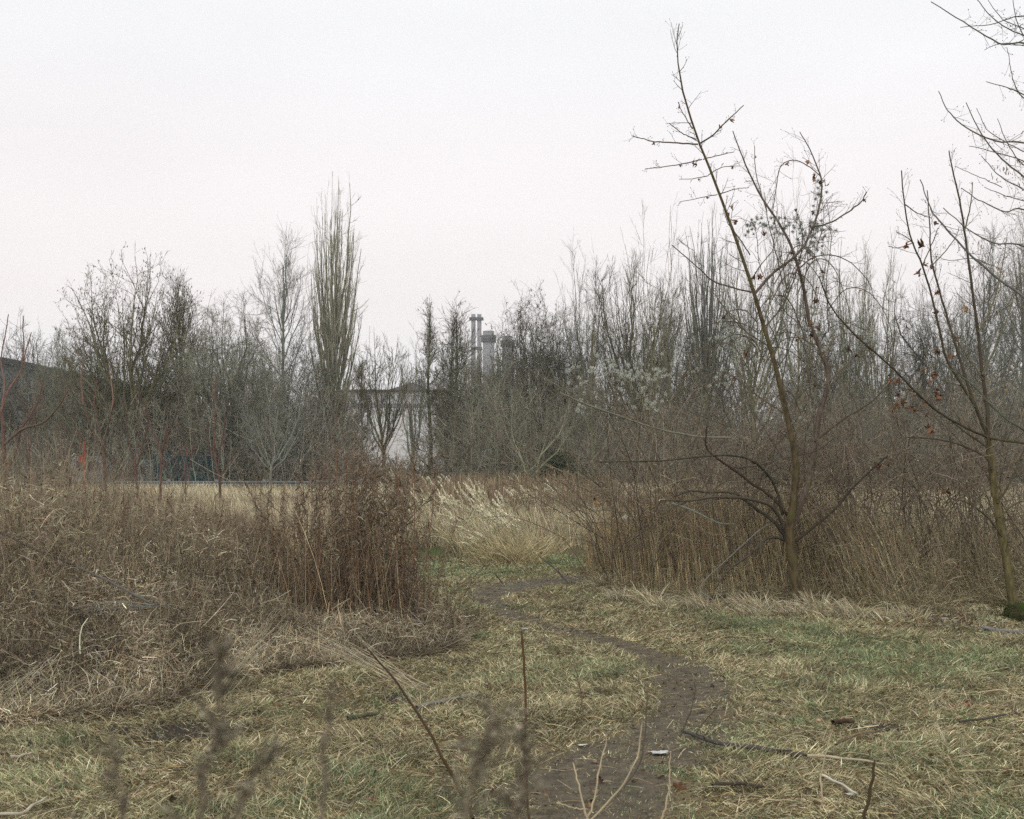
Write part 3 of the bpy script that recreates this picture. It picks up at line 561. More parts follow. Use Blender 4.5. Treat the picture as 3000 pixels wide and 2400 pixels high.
T("open_tree", "grey twiggy tree beyond the red saplings at the left edge", "tree", 66, 650, 62, 66, 'round', .15, GB, (.16, .16, .155), minr=.009, dens=.6)
T("bushy_tree", "dark twiggy tree cut by the left edge of the view", "tree", -15, 735, 70, 64, 'dense', .15, GB, (.14, .14, .13), minr=.009, dens=.8)
T("young_tree", "pale young tree with long fanned branches in the middle of the far field edge", "tree", 1112, 772, 130, 34, 'vase', .075, (.26, .255, .17), (.25, .24, .18), minr=.0045, dens=.5)
T("young_tree", "slim greenish stemmed tree rising from the right thicket behind the seed heads", "tree", 1250, 700, 60, 28, 'slim', .05, (.19, .19, .12), (.18, .17, .12), minr=.0035, dens=.5)
T("young_tree", "slim young tree leaning behind the broad bramble mass left of the leaning trunk", "tree", 1440, 620, 80, 30, 'shoots', .05, (.20, .19, .10), (.18, .17, .12), minr=.004, dens=.8)
T("slender_tree", "pale barked young tree in front of the dense grey tree", "tree", 570, 800, 78, 46, 'vase', .07, (.30, .31, .29), (.24, .24, .22), minr=.0055, dens=.6)
T("evergreen_bush", "dark green dense bush at the far edge of the field right of centre", "bush", 1180, 940, 42, 44, 'bush', .02, (.03, .035, .02), (.04, .06, .028), minr=.012, stems=60)

T("bushy_tree", "leafless dense tree standing before the hall roof at the far left", "tree", 105, 735, 62, 62, 'dense', .13, DK, DT, minr=.0085, dens=.7)
T("bushy_tree", "low tangled tree at the foot of the poplar", "tree", 690, 800, 56, 62, 'dense', .12, (.12, .09, .06), (.16, .125, .09), minr=.009, dens=.7)
for px, top, hw_, Y, kd, lab in ((130, 700, 50, 62, 'open', "thin grey tree between the hall roof and the plane"), (430, 640, 66, 62, 'round', "rounded grey tree half hidden between the plane and the dense tree"), (545, 665, 56, 60, 'dense', "twiggy grey tree at the foot of the tall ash"), (872, 700, 30, 56, 'vase', "thin forked tree before the right part of the pale house"), (958, 690, 40, 64, 'round', "rounded grey tree just right of the pale house"), (1008, 700, 40, 55, 'open', "thin twiggy tree standing in front of the slender chimney pair"),
        (1062, 700, 44, 55, 'round', "thin crowned tree standing in front of the rightmost chimney"), (1150, 615, 66, 63, 'round', "rounded tree with leaf specks right of the chimneys"), (1290, 600, 70, 64, 'round', "rounded grey tree left of the wide bare crown"), (1410, 570, 66, 62, 'round', "rounded grey tree right of the wide bare crown"), (1560, 560, 80, 62, 'round', "broad bare tree behind the leaning trunk's middle"), (1735, 560, 76, 62, 'round', "broad bare tree left of the pale upright pair"), (1965, 590, 66, 64, 'round', "rounded tree right of the crooked dark tree"), (1830, 640, 70, 66, 'dense', "low dense tree behind the pale vase shaped tree"), (2100, 600, 80, 64, 'dense', "dense grey tree low behind the right-hand sapling")):
    T("bare_tree", lab, "tree", px, top, hw_, Y, kd, .13, GB, GT if px > 1200 else DT, minr=.0078, dens=.45 if px in (1008, 1062, 872) else .75)
# undergrowth masses along the tree line
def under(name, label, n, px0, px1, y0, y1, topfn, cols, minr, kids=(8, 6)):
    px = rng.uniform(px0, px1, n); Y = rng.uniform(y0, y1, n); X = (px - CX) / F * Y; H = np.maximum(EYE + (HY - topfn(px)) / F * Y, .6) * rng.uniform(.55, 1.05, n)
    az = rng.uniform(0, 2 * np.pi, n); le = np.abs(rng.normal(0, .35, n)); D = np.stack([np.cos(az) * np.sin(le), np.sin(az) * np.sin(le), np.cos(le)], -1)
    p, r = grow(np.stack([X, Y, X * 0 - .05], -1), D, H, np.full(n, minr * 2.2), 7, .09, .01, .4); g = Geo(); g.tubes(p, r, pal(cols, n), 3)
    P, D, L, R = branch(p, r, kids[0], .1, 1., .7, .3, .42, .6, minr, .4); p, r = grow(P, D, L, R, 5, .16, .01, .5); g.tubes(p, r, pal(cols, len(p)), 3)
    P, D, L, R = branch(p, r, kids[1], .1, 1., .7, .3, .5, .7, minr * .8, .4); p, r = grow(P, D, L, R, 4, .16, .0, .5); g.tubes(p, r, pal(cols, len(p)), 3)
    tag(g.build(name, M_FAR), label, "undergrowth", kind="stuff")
tp1 = lambda px: np.interp(px, [-200, 0, 150, 250, 420, 520, 620, 700, 760, 780, 900, 930, 1050, 1200, 1300, 1500, 1700, 1900, 2300], [915, 910, 890, 830, 790, 780, 780, 820, 870, 965, 965, 850, 780, 780, 820, 850, 840, 820, 790])
under("undergrowth", "grey twiggy undergrowth massed beneath the left trees", 620, -150, 770, 49, 66, tp1, [(.24, .235, .205), (.31, .30, .265), (.21, .17, .14)], .0080)
under("undergrowth", "brown grey twiggy undergrowth massed beneath the centre and right trees", 950, 925, 2300, 46, 62, tp1, [(.23, .215, .18), (.30, .285, .245), (.21, .165, .135)], .0080)
under("undergrowth", "low brown scrub in front of the pale house", 170, 760, 930, 46, 54, lambda px: px * 0 + 962, [(.16, .13, .09), (.20, .16, .11)], .009)
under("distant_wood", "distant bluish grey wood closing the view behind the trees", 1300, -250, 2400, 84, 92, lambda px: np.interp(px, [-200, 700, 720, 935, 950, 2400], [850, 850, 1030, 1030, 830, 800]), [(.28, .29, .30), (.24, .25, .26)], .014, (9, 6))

# ------------------------------------------------------------ straw field beyond the thickets
g = Geo(); n = 150000; a = -.3; uu = rng.random(n); y = 17 + (47 - 17) * uu ** 1.3; px = rng.uniform(-120, 2280, n); x = (px - CX) / F * y
gap = (px > 850) & (px < 1260)
k_ = ~(gap & (y < 21)) & ~((px > 1850) & (y < 30) & (rng.random(n) < .6)); x, y, px = x[k_], y[k_], px[k_]; n = len(x)
H = (0.62 + .32 * noise(x, y, 2.5, 91, 2)) * rng.uniform(.75, 1.15, n)
P = curve_strands(np.stack([x, y, x * 0 - .02], -1), rng.normal(np.pi, 1.2, n), rng.uniform(0, .3, n), rng.uniform(.2, 1.0, n), H, 4)
brn = (noise(x, y, 4, 95, 2) > .60)
C = np.where(brn[:, None], pal([(.34, .25, .17), (.26, .18, .13)], n), pal([(.68, .57, .40), (.58, .47, .31), (.76, .67, .51), (.42, .32, .21)], n))
g.ribbons(P, np.array([1, 1, .9, .3])[None] * (0.0035 * y / 20)[:, None] * rng.uniform(.6, 1.4, (n, 1)), C)
tag(g.build("straw_field", M_GRASS), "tall pale straw grass filling the open field beyond the thickets", "grass", kind="stuff")
# brown reeds behind the plumes in the gap
g = Geo(); n = 9000; px = rng.uniform(840, 1300, n); y = rng.uniform(23, 36, n); x = (px - CX) / F * y
H = rng.uniform(.7, 1.25, n) * (.7 + .6 * noise(x, y, 1.2, 97, 2)); P = curve_strands(np.stack([x, y, x * 0], -1), rng.uniform(0, 6.3, n), rng.uniform(0, .15, n), rng.uniform(0, .35, n), H, 4)
g.ribbons(P, np.full((n, 4), .005) * np.array([1, 1, 1, 1.2]), pal([(.30, .21, .13), (.22, .15, .10), (.38, .29, .19)], n))
P, D, L, R = branch(P, np.full((n, 4), .003), 3, .6, 1., .6, .3, .18, .8, .003); q, r = grow(P, D, L, R, 3, .1); g.ribbons(q, r * 1.2, pal([(.28, .19, .14), (.34, .25, .19)], len(q)))
tag(g.build("brown_weeds", M_DRY), "stand of dead brown weeds behind the plumed grass in the gap", "weeds", kind="stuff")

# plumed grass tussocks in the gap
def tussock(x, y, H, nb, lean, name="grass_tussock", plumes=16, col=None, spread=.22):
    o = empty(name, (x, y, 0), "x", "grass"); g = Geo(); n = nb
    az = rng.uniform(0, 2 * np.pi, n); r0 = rng.uniform(0, spread, n); b = np.stack([x + np.cos(az) * r0, y + np.sin(az) * r0, np.full(n, gz(x, y) - .01)], -1)
    az2 = np.where(rng.random(n) < .55, rng.normal(np.pi, .6, n), az); P = curve_strands(b, az2, rng.uniform(.05, .35, n) + lean * .4, rng.uniform(.5, 1.9, n), H * rng.uniform(.5, 1., n), 6)
    P[:, :, 2] = np.maximum(P[:, :, 2], gz(x, y) + .01)
    g.ribbons(P, np.array([1, 1, 1, .9, .7, .2])[None] * rng.uniform(.0018, .0036, (n, 1)), pal(col or [(.50, .40, .25), (.60, .50, .34), (.38, .28, .16), (.66, .58, .43)], n)); g.build("blades", M_GRASS, o)  # default blade colours have shadow painted in, darker than the plumes
    if plumes:
        n = plumes; az = rng.normal(np.pi, .35, n); b = np.stack([x + rng.normal(0, .1, n), y + rng.normal(0, .1, n), np.full(n, gz(x, y))], -1)
        P = curve_strands(b, az, rng.uniform(.05, .3, n) + lean * .5, rng.uniform(.3, .8, n) + lean, H * rng.uniform(1.15, 1.8, n), 9); g = Geo(); g.tubes(P, np.full((n, 9), .0016), pal([(.50, .40, .23)], n), 3)
        p = P[:, 6:]; Q, D, L, R = branch(p, np.full(p.shape[:2], .0016), 46, 0, 1, .35, .1, .28, .8, .001, .5); q, r = grow(Q, D, L, R, 3, .05); g.ribbons(q, np.full(q.shape[:2], .0046), pal([(.80, .70, .52), (.88, .80, .64)], len(q)))
        g.build("plumes", M_GRASS, o)
    return o
TG = "tussocks of dry plumed grass where the path meets the field"
for k in range(62):
    px = rng.uniform(845, 1275); py = rng.uniform(1058, 1160) if (px < 940 or px > 1130) else rng.uniform(1060, 1172)
    if px > 1130: py = min(py, 1132)
    x, y = gp(px, py)
    o = tussock(float(x), float(y), rng.uniform(.55, .85), 330, rng.uniform(.1, .6), plumes=int(rng.integers(3, 16)))
    tag(o, "dry straw coloured grass tussock leaning left at the far end of the path", "grass tussock", TG)
x, y = gp(1075, 1185); tag(tussock(float(x), float(y), .62, 800, .8, plumes=6, col=[(.50, .40, .22), (.42, .32, .16), (.62, .52, .32)], spread=.55), "large golden flopped grass tussock nearest the path end", "grass tussock")
x, y = gp(1130, 1168); tag(tussock(float(x), float(y), .55, 700, .7, plumes=3, col=[(.50, .40, .22), (.62, .52, .32)], spread=.5), "golden flopped grass tussock beside the bright green patch", "grass tussock")

DES = 0.24      # the left thicket is weathered greyer
for px, py in ((1310, 1268), (1370, 1280), (1430, 1285), (1490, 1290), (1545, 1288), (1600, 1296), (1645, 1297), (1672, 1302), (1700, 1298), (1740, 1304), (1800, 1308), (1860, 1312), (1925, 1308), (1270, 1245), (1580, 1302), (1400, 1292)):
    x, y = gp(px + rng.normal(0, 8), py); tag(tussock(float(x), float(y), rng.uniform(.16, .34), 170, .5, plumes=0, spread=.16, name="grass_tuft"), "pale tuft of dry grass at the foot of the right thicket", "grass tuft", "tufts of dry grass along the foot of the right thicket")
# ------------------------------------------------------------ left thicket
def hmax(px): return np.interp(px, [-200, 0, 120, 220, 330, 430, 560, 640, 760, 850, 880, 1000], [1.35, 1.3, 1.3, 1.1, .96, .84, .72, .62, .6, .55, .42, .25])
def lheight(x, y):
    px = pxof(x, y); s = y - left_front(px); h = hmax(px)
    return np.clip((.08 + .42 * sm(0, .9, s) + (h - .5) * sm(.7, 2.6, s)) * (.5 + 1.0 * noise(x, y, .6, 101, 3)) * np.where(px > 870, .7, 1) * (1 - .5 * sm(440, 700, px) * sm(900, 860, px)), .05, 1.7)
def left_pts(n, depth=7.0, pw=1.8):
    px = rng.uniform(-160, 1000, n); s = depth * rng.random(n) ** pw; y = left_front(px) + s; x = (px - CX) / F * y
    k = (px < 870) | (s < 1.6 * (1005 - px) / 130 + .2); return x[k], y[k]
g = Geo(); x, y = left_pts(190000); n = len(x); H = lheight(x, y); z = H * rng.random(n) ** .8
ed_ = noise(x, y, .5, 111, 2)
D = rng.normal(size=(n, 3)) * np.array([1, 1, .75]); L = rng.uniform(.04, .15, n) * np.where(rng.random(n) < .12, 2.2, 1)
p, r = grow(np.stack([x, y, z + gz(x, y)], -1), D, L, np.full(n, .0014), 5, .25, -.08, .5)
p[:, :, 2] = np.maximum(p[:, :, 2], .01)
cl = pal([(.40, .31, .215), (.27, .20, .14), (.115, .08, .055), (.54, .45, .33), (.40, .27, .14), (.62, .56, .46)], n, [.20, .24, .31, .11, .08, .06]) * np.exp(2.2 * (ed_ - .5))[:, None]  # brown and straw patches, with the shade of hollows and gaps painted in
g.ribbons(p, r * rng.lognormal(0, .45, (n, 1)), cl)
tag(g.build("tangled_weeds", M_DRY), "dense tangle of dead brown weeds and straw filling the left thicket", "weeds", kind="stuff")
g = Geo(); x, y = left_pts(26000, 7.0, 1.5); n = len(x); H = lheight(x, y); z = H * (.35 + .75 * rng.random(n)); P = np.stack([x, y, z], -1)[:, None] + np.cumsum(rng.normal(0, .011, (n, 4, 3)) - np.array([0, 0, .005]), 1)
g.ribbons(P, np.array([.35, 1, .8, .2])[None] * rng.uniform(.002, .0065, (n, 1)), pal([(.13, .09, .065), (.22, .16, .11), (.34, .27, .2), (.55, .48, .4), (.08, .06, .05)], n, [.3, .25, .2, .07, .18]))
tag(g.build("withered_leaves", M_LEAF), "small shrivelled leaves and seed husks caught all through the left thicket", "leaves", kind="stuff")
# upright fine stems and arching straws in it
g = Geo(); x, y = left_pts(9000, 7.5, 1.1); n = len(x); H = lheight(x, y) * rng.uniform(.8, 1.35, n)
p = curve_strands(np.stack([x, y, x * 0], -1), rng.uniform(0, 6.3, n), rng.uniform(0, .25, n), rng.uniform(.0, .7, n), H, 6)
g.tubes(p, np.full((n, 6), .0019) * np.linspace(1, .5, 6), pal([(.33, .235, .155), (.22, .155, .11), (.44, .34, .22)], n), 3)
P, D, L, R = branch(p, np.full((n, 6), .0015), 8, .35, 1., .6, .25, .17, .7, .001); q, r = grow(P, D, L, R, 4, .12, .02); g.ribbons(q, r, pal([(.31, .23, .165), (.40, .31, .23)], len(q)))
tag(g.build("weed_stems", M_DRY), "thin upright dead stems rising out of the left thicket", "weeds", kind="stuff")
g = Geo(); x, y = left_pts(1100, 3.4, 1.3); n = len(x); H = lheight(x, y)
p = curve_strands(np.stack([x, y, H * rng.uniform(0, .8, n)], -1), rng.uniform(0, 6.3, n), rng.uniform(.1, 1.3, n), rng.uniform(.6, 2.3, n), rng.uniform(.12, .42, n), 7); p[:, :, 2] = np.maximum(p[:, :, 2], .01)
g.ribbons(p, np.array([1, 1, 1, 1, .9, .7, .2])[None] * rng.uniform(.0009, .0020, (n, 1)), pal([(.46, .37, .25), (.40, .30, .18), (.55, .48, .36)], n))
tag(g.build("arching_straw", M_GRASS), "pale arching straw blades over the front of the left thicket", "straw", kind="stuff")

# bleached reed bundles lying against the thicket
def bundle(a, b, Ya, Yb, n, label, wa, wb, cols, name="reed_bundle"):
    A = at(*a, Ya) + rng.normal(0, 1, (n, 3)) * np.array(wa); B = at(*b, Yb) + rng.normal(0, 1, (n, 3)) * np.array(wb); t = np.linspace(0, 1, 9)[None, :, None]
    e = rng.uniform(.55, 1, (n, 1, 1)); P = A[:, None] * (1 - t * e) + B[:, None] * t * e; P[:, :, 2] += .05 * np.sin(t[..., 0] * np.pi) * rng.uniform(-.4, 1, (n, 1)); P[:, :, 2] = np.maximum(P[:, :, 2], gz(P[:, :, 0], P[:, :, 1]) + .01)
    g = Geo(); g.tubes(P, np.full((n, 9), .0022) * np.linspace(1, .5, 9), pal(cols, n, jit=.15), 4); o = g.build(name, M_DRY); return tag(o, label, "reeds")
PALE = [(.46, .38, .27), (.54, .47, .35), (.36, .28, .18)]
bundle((440, 1475), (610, 1290), 7.7, 8.3, 26, "pale reed bundle leaning up to the right in front of the thicket", (.06, .05, .01), (.05, .05, .04), PALE)
bundle((890, 1455), (625, 1310), 8.0, 8.9, 20, "pale reed bundle sloping up to the left, right of the leaning bundle", (.08, .06, .01), (.14, .06, .04), PALE)
bundle((-40, 1500), (150, 1350), 7.0, 7.6, 9, "pale reeds leaning at the left edge of the thicket", (.10, .05, .01), (.12, .05, .05), PALE)
bundle((280, 1500), (120, 1380), 7.4, 7.9, 8, "few thin bleached reeds crossing at the left of the thicket", (.1, .05, .01), (.12, .05, .05), PALE)
bundle((160, 1290), (400, 1272), 8.3, 8.3, 9, "bluish grey canes lying level within the left thicket", (.04, .03, .03), (.05, .03, .015), [(.26, .28, .28), (.34, .34, .32)], "cane_bundle")

# dried goldenrod plants: one of each of six forms, then copies
def weed_plant(H, seed_tops=True, leafy=1.0):
    o = empty("dried_goldenrod", (0, 0, 0), "x", "dead plant"); k = 9
    p = curve_strands(np.zeros((1, 3)), np.array([rng.uniform(0, 6.3)]), np.array([rng.uniform(0, .05)]), np.array([rng.uniform(.02, .22)]), np.array([H]), k)
    g = Geo(); g.tubes(p, np.linspace(.0048, .002, k)[None], np.array([.27, .15, .08]) * rng.uniform(.6, 1.3), 5); g.build("stem", M_DRY, o)
    g = Geo(); m = int(62 * leafy)
    P, D, L, R = branch(p, np.full((1, k), .002), m, .10, .97, 1.2, .5, .075, 1, .001, .2); D[:, 2] -= .7; q, r = grow(P, D, L, R, 4, .45, -.4); g.ribbons(q, np.array([.4, 1, .8, .3])[None] * rng.uniform(.003, .0075, (len(q), 1)), pal([(.13, .09, .065), (.20, .14, .095), (.095, .07, .055), (.40, .33, .26)], len(q), [.4, .3, .2, .1])); g.build("withered_leaves", M_LEAF, o)
    if seed_tops:
        g = Geo(); P, D, L, R = branch(p, np.full((1, k), .0018), 16, .74, 1., .5, .2, .14, .9, .0012, .2); q, r = grow(P, D, L, R, 5, .1, .02); g.tubes(q, r, pal([(.20, .125, .085)], len(q)), 3)
        P, D, L, R = branch(q, r, 12, .2, 1., .7, .3, .26, .8, .0009, .2); q, r = grow(P, D, L, R, 3, .2); g.ribbons(q, r * 1.5, pal([(.34, .24, .18), (.25, .17, .13), (.42, .33, .26)], len(q))); g.build("seed_heads", M_DRY, o)
    return o
GL = "dead rusty brown goldenrod stem in the tall dark clump right of the left thicket"; GG = "goldenrod stems crowded in the tall dark clump"
forms = [weed_plant(rng.uniform(1.55, 1.9)) for _ in range(9)]; fh = [1.] * 9
spots = []
while len(spots) < 185:
    px = rng.normal(760, 62) if rng.random() < .45 else rng.uniform(420, 885); y = 10.3 + abs(rng.normal(0, .8)) + .0035 * abs(px - 780)
    if not (430 < px < 872 + 30 * rng.random()): continue
    spots.append(((px - CX) / F * y, y, px))
for i, (x, y, px) in enumerate(spots):
    s = rng.uniform(.52, 1.08) * np.interp(px, [430, 560, 640, 710, 800, 850, 900], [.72, .80, .90, 1.0, .95, .86, .6]); x += rng.normal(0, .09); loc = (x, y, float(gz(x, y)) - .01); rz = rng.uniform(0, 6.3)
    if i < 9: c = forms[i]; c.location = loc; c.rotation_euler = (0, 0, rz); c.scale = (s,) * 3
    else: c = copy_thing(forms[int(rng.integers(0, 9))], loc, rz, s)
    c.rotation_euler = (rng.normal(0, .06), (px - 750) / 560 + rng.normal(0, .12), rz)
    tag(c, GL, "dead plant", GG)
G2 = "sparser goldenrod stems scattered through the left thicket"
for i in range(85):
    px = rng.uniform(-80, 610); y = left_front(px) + rng.uniform(2.2, 6.5); x = (px - CX) / F * y
    c = copy_thing(forms[int(rng.integers(0, 9))], (x, y, 0), rng.uniform(0, 6.3), rng.uniform(.55, .82)); tag(c, "thin dead goldenrod stem standing scattered through the left thicket", "dead plant", G2)
# fine rust-coloured haze of stems inside the clump
g = Geo(); n = 520; px = np.where(rng.random(n) < .5, rng.normal(755, 75, n), rng.uniform(400, 900, n)); y = 10.3 + np.abs(rng.normal(0, .8, n)); k_ = (px > 400) & (px < 915); px, y = px[k_], y[k_]; n = len(px); x = (px - CX) / F * y
H = np.interp(px, [540, 650, 720, 800, 880], [1.0, 1.2, 1.4, 1.25, .8]) * rng.uniform(.3, 1.15, n)
p = curve_strands(np.stack([x, y, x * 0], -1), rng.uniform(0, 6.3, n), rng.uniform(0, .25, n), rng.uniform(0, .55, n), H, 6)
g.tubes(p, np.full((n, 6), .0026) * np.linspace(1, .5, 6), pal([(.32, .18, .09), (.22, .13, .08), (.46, .33, .2), (.14, .09, .06)], n), 3)
P, D, L, R = branch(p, np.full((n, 6), .0015), 12, .45, 1., .6, .25, .14, .7, .001); q, r = grow(P, D, L, R, 4, .12, .02); g.ribbons(q, r, pal([(.29, .20, .15), (.20, .14, .10), (.38, .29, .22)], len(q)))
tag(g.build("clump_stems", M_DRY), "fine rusty stems packed inside the tall dark clump", "weeds", kind="stuff")

DES = 0.2
# ------------------------------------------------------------ right thicket: upright stems
def right_pts(n, depth=4.5, px0=1235, px1=2300):
    px = rng.uniform(px0, px1, n); s = depth * rng.random(n) ** 1.3; y = right_front(px) + s; return (px - CX) / F * y, y, px, s
g = Geo(); x, y, px, s = right_pts(8500); k_ = rng.random(len(x)) < np.interp(px, [1235, 1300, 1800, 1950, 2100], [.7, 1, 1, .6, .5]); x, y, px, s = x[k_], y[k_], px[k_], s[k_]; n = len(x)
H = (.25 + .75 * sm(0, 1.0, s)) * (.75 + .5 * noise(x, y, .5, 131, 2)) * np.interp(px, [1235, 1290, 1400, 1800, 2000], [.55, .95, 1.1, 1.05, .85]) * rng.uniform(.7, 1.25, n)
lean = np.interp(px, [1235, 1500, 1700, 1850, 2156], [.05, .05, .15, .40, .5])
p = curve_strands(np.stack([x, y, x * 0], -1), np.where(rng.random(n) < .8, rng.normal(np.pi, .5, n), rng.uniform(0, 6.3, n)), lean * rng.uniform(0, 1.3, n), lean * rng.uniform(.2, 1.6, n) + rng.uniform(0, .3, n), H, 6)
gold = np.interp(px, [1235, 1500, 1750, 2156], [.8, .65, .4, .2]) > rng.random(n)
C = np.where(gold[:, None], pal([(.58, .40, .20), (.70, .53, .29), (.44, .28, .14)], n), pal([(.27, .20, .14), (.17, .125, .095), (.40, .32, .23), (.28, .25, .15)], n))
g.tubes(p, rng.uniform(.0017, .0042, (n, 1)) * np.linspace(1, .5, 6), C, 3)
pp = p[rng.random(n) < .5]; P, D, L, R = branch(pp, np.full(pp.shape[:2], .0016), 6, .3, 1., .5, .25, .25, .7, .0011); q, r = grow(P, D, L, R, 4, .1, .03); g.ribbons(q, r * 1.1, pal([(.34, .25, .17), (.24, .175, .13), (.46, .36, .24)], len(q)))
tag(g.build("thicket_stems", M_DRY), "dense upright golden brown stems filling the right thicket", "weeds", kind="stuff")
g = Geo(); x, y, px, s = right_pts(30000, 2.0); s = s - .25; y = y - .3; n = len(x); H = .12 + .35 * sm(-.2, .9, s); z = H * rng.random(n)
D = rng.normal(size=(n, 3)) * np.array([1, 1, .6]); p, r = grow(np.stack([x, y, z], -1), D, rng.uniform(.08, .3, n), np.full(n, .0015), 5, .2, -.1, .5); p[:, :, 2] = np.maximum(p[:, :, 2], .01)
g.ribbons(p, r * rng.uniform(.6, 1.6, (n, 1)), pal([(.34, .26, .15), (.21, .15, .10), (.13, .09, .06), (.48, .40, .26), (.24, .22, .10)], n))
tag(g.build("thicket_litter", M_DRY), "fallen stems and dead grass along the foot of the right thicket", "litter", kind="stuff")

g = Geo(); x, y, px, s_ = right_pts(9000, 3.5); n = len(x); z = rng.uniform(.2, 1.7, n); P = np.stack([x, y, z], -1)[:, None] + np.cumsum(rng.normal(0, .011, (n, 4, 3)) - np.array([0, 0, .005]), 1)
g.ribbons(P, np.array([.35, 1, .8, .2])[None] * rng.uniform(.002, .006, (n, 1)), pal([(.13, .09, .065), (.24, .17, .11), (.38, .3, .2), (.08, .06, .05)], n))
tag(g.build("withered_leaves", M_LEAF), "small shrivelled leaves hanging among the stems of the right thicket", "leaves", kind="stuff")
# bramble shrubs: arching canes with many fine twigs
def shrub(name, label, cat, px, Y, H, wid, col, twc, n0, group=None, droop=-.16, m1=10, m2=4, rad=.008):
    X = (px - CX) / F * Y; o = empty(name, (X, Y, 0), label, cat, group)
    az = rng.uniform(0, 2 * np.pi, n0); le = np.abs(rng.normal(.15, .3, n0)); D = np.stack([np.cos(az) * np.sin(le), np.sin(az) * np.sin(le), np.cos(le)], -1); b = np.array([X, Y, 0]) + np.stack([np.cos(az), np.sin(az), 0 * az], -1) * rng.uniform(0, wid * .6, (n0, 1))
    p, r = grow(b, D, H * rng.uniform(.9, 1.6, n0), np.full(n0, rad), 9, .12, droop, .4); p[:, :, 2] = np.maximum(p[:, :, 2], .02)
    g = Geo(); g.tubes(p, r, pal(col, n0), 5); g.build("canes", M_TWIG, o)
    g = Geo(); P, D, L, R = branch(p, r, m1, .42, 1., .8, .3, .30, .45, .0024, .3); q, r = grow(P, D, L, R, 6, .14, -.01, .5); g.tubes(q, r, pal(twc, len(q)), 3)
    P, D, L, R = branch(q, r, m2, .1, 1., .8, .3, .45, .8, .0013, .3); q, r = grow(P, D, L, R, 5, .16, 0, .5); g.tubes(q, r, pal(twc, len(q)), 3); g.build("twigs", M_TWIG, o)
    return o
BC = [(.20, .135, .10), (.15, .11, .09), (.27, .20, .15)]; BT = [(.23, .165, .12), (.17, .12, .09), (.31, .23, .17), (.38, .31, .24)]
ORD = ['first','second','third','fourth','fifth','sixth','seventh','eighth','ninth','tenth','eleventh','twelfth','thirteenth','fourteenth','fifteenth','sixteenth']
BG = "bare brambly shrubs standing in the right thicket"
for i, (px, Y, H, w) in enumerate([(1290, 14.6, 1.5, .5), (1350, 13.8, 1.9, .5), (1400, 15, 2.2, .5), (1460, 13.9, 2.1, .5), (1500, 15.5, 2.0, .6), (1560, 14.2, 1.8, .5), (1620, 15, 2.0, .6), (1690, 14.3, 1.9, .5), (1750, 15.4, 2.1, .6), (1810, 14.2, 1.9, .5), (1870, 15.2, 2.0, .6), (1940, 14.4, 1.8, .5), (2000, 15.5, 1.9, .6), (2070, 14.4, 1.9, .5), (2140, 15.5, 2.1, .6), (2210, 14, 2.0, .6)]):
    shrub("bramble_shrub", "%s from the left of the brown brambly shrubs in the right thicket" % ORD[i], "shrub", px, Y, H, w, [tuple(np.array(c) * .9) for c in BC], [tuple(np.array(c) * .95) for c in BT], 20, BG)
for i, (px, Y, H) in enumerate([(1420, 18, 2.2), (1540, 18.5, 2.4), (1660, 18, 2.5), (1790, 18.5, 2.5), (1920, 18, 2.3), (2060, 18.5, 2.5), (2190, 18, 2.6)]):
    shrub("hawthorn_shrub", "%s from the left of the grey leafless shrubs behind the right thicket" % ORD[i], "shrub", px, Y, H, .7, [(.17, .15, .13)], [(.19, .165, .145), (.15, .13, .115), (.24, .2, .17)], 24, "leafless shrubs behind the right thicket", droop=-.10)
shrub("thorn_shrub", "small sparse thorny shrub at the foot of the dark clump beside the path", "shrub", 905, 10.6, .62, .22, [(.10, .075, .06)], [(.12, .09, .07), (.17, .13, .1)], 12, droop=-.1, m1=7, m2=4, rad=.003)
shrub("thorn_shrub", "low sparse shrub of arching twigs left of the path bend", "shrub", 950, 10.3, .42, .2, [(.13, .09, .06)], [(.14, .10, .07)], 9, droop=-.14, m1=5, m2=3, rad=.0025)
shrub("bramble_shrub", "reddish brown brambly shrub topping the dark goldenrod clump", "shrub", 700, 13.2, 1.75, .7, BC, [(.17, .10, .07), (.13, .085, .065), (.26, .18, .13)], 10, droop=-.07)
shrub("bramble_shrub", "low brown shrub rising at the left edge of the thicket", "shrub", 20, 12.5, 1.15, .6, BC, BT, 30)

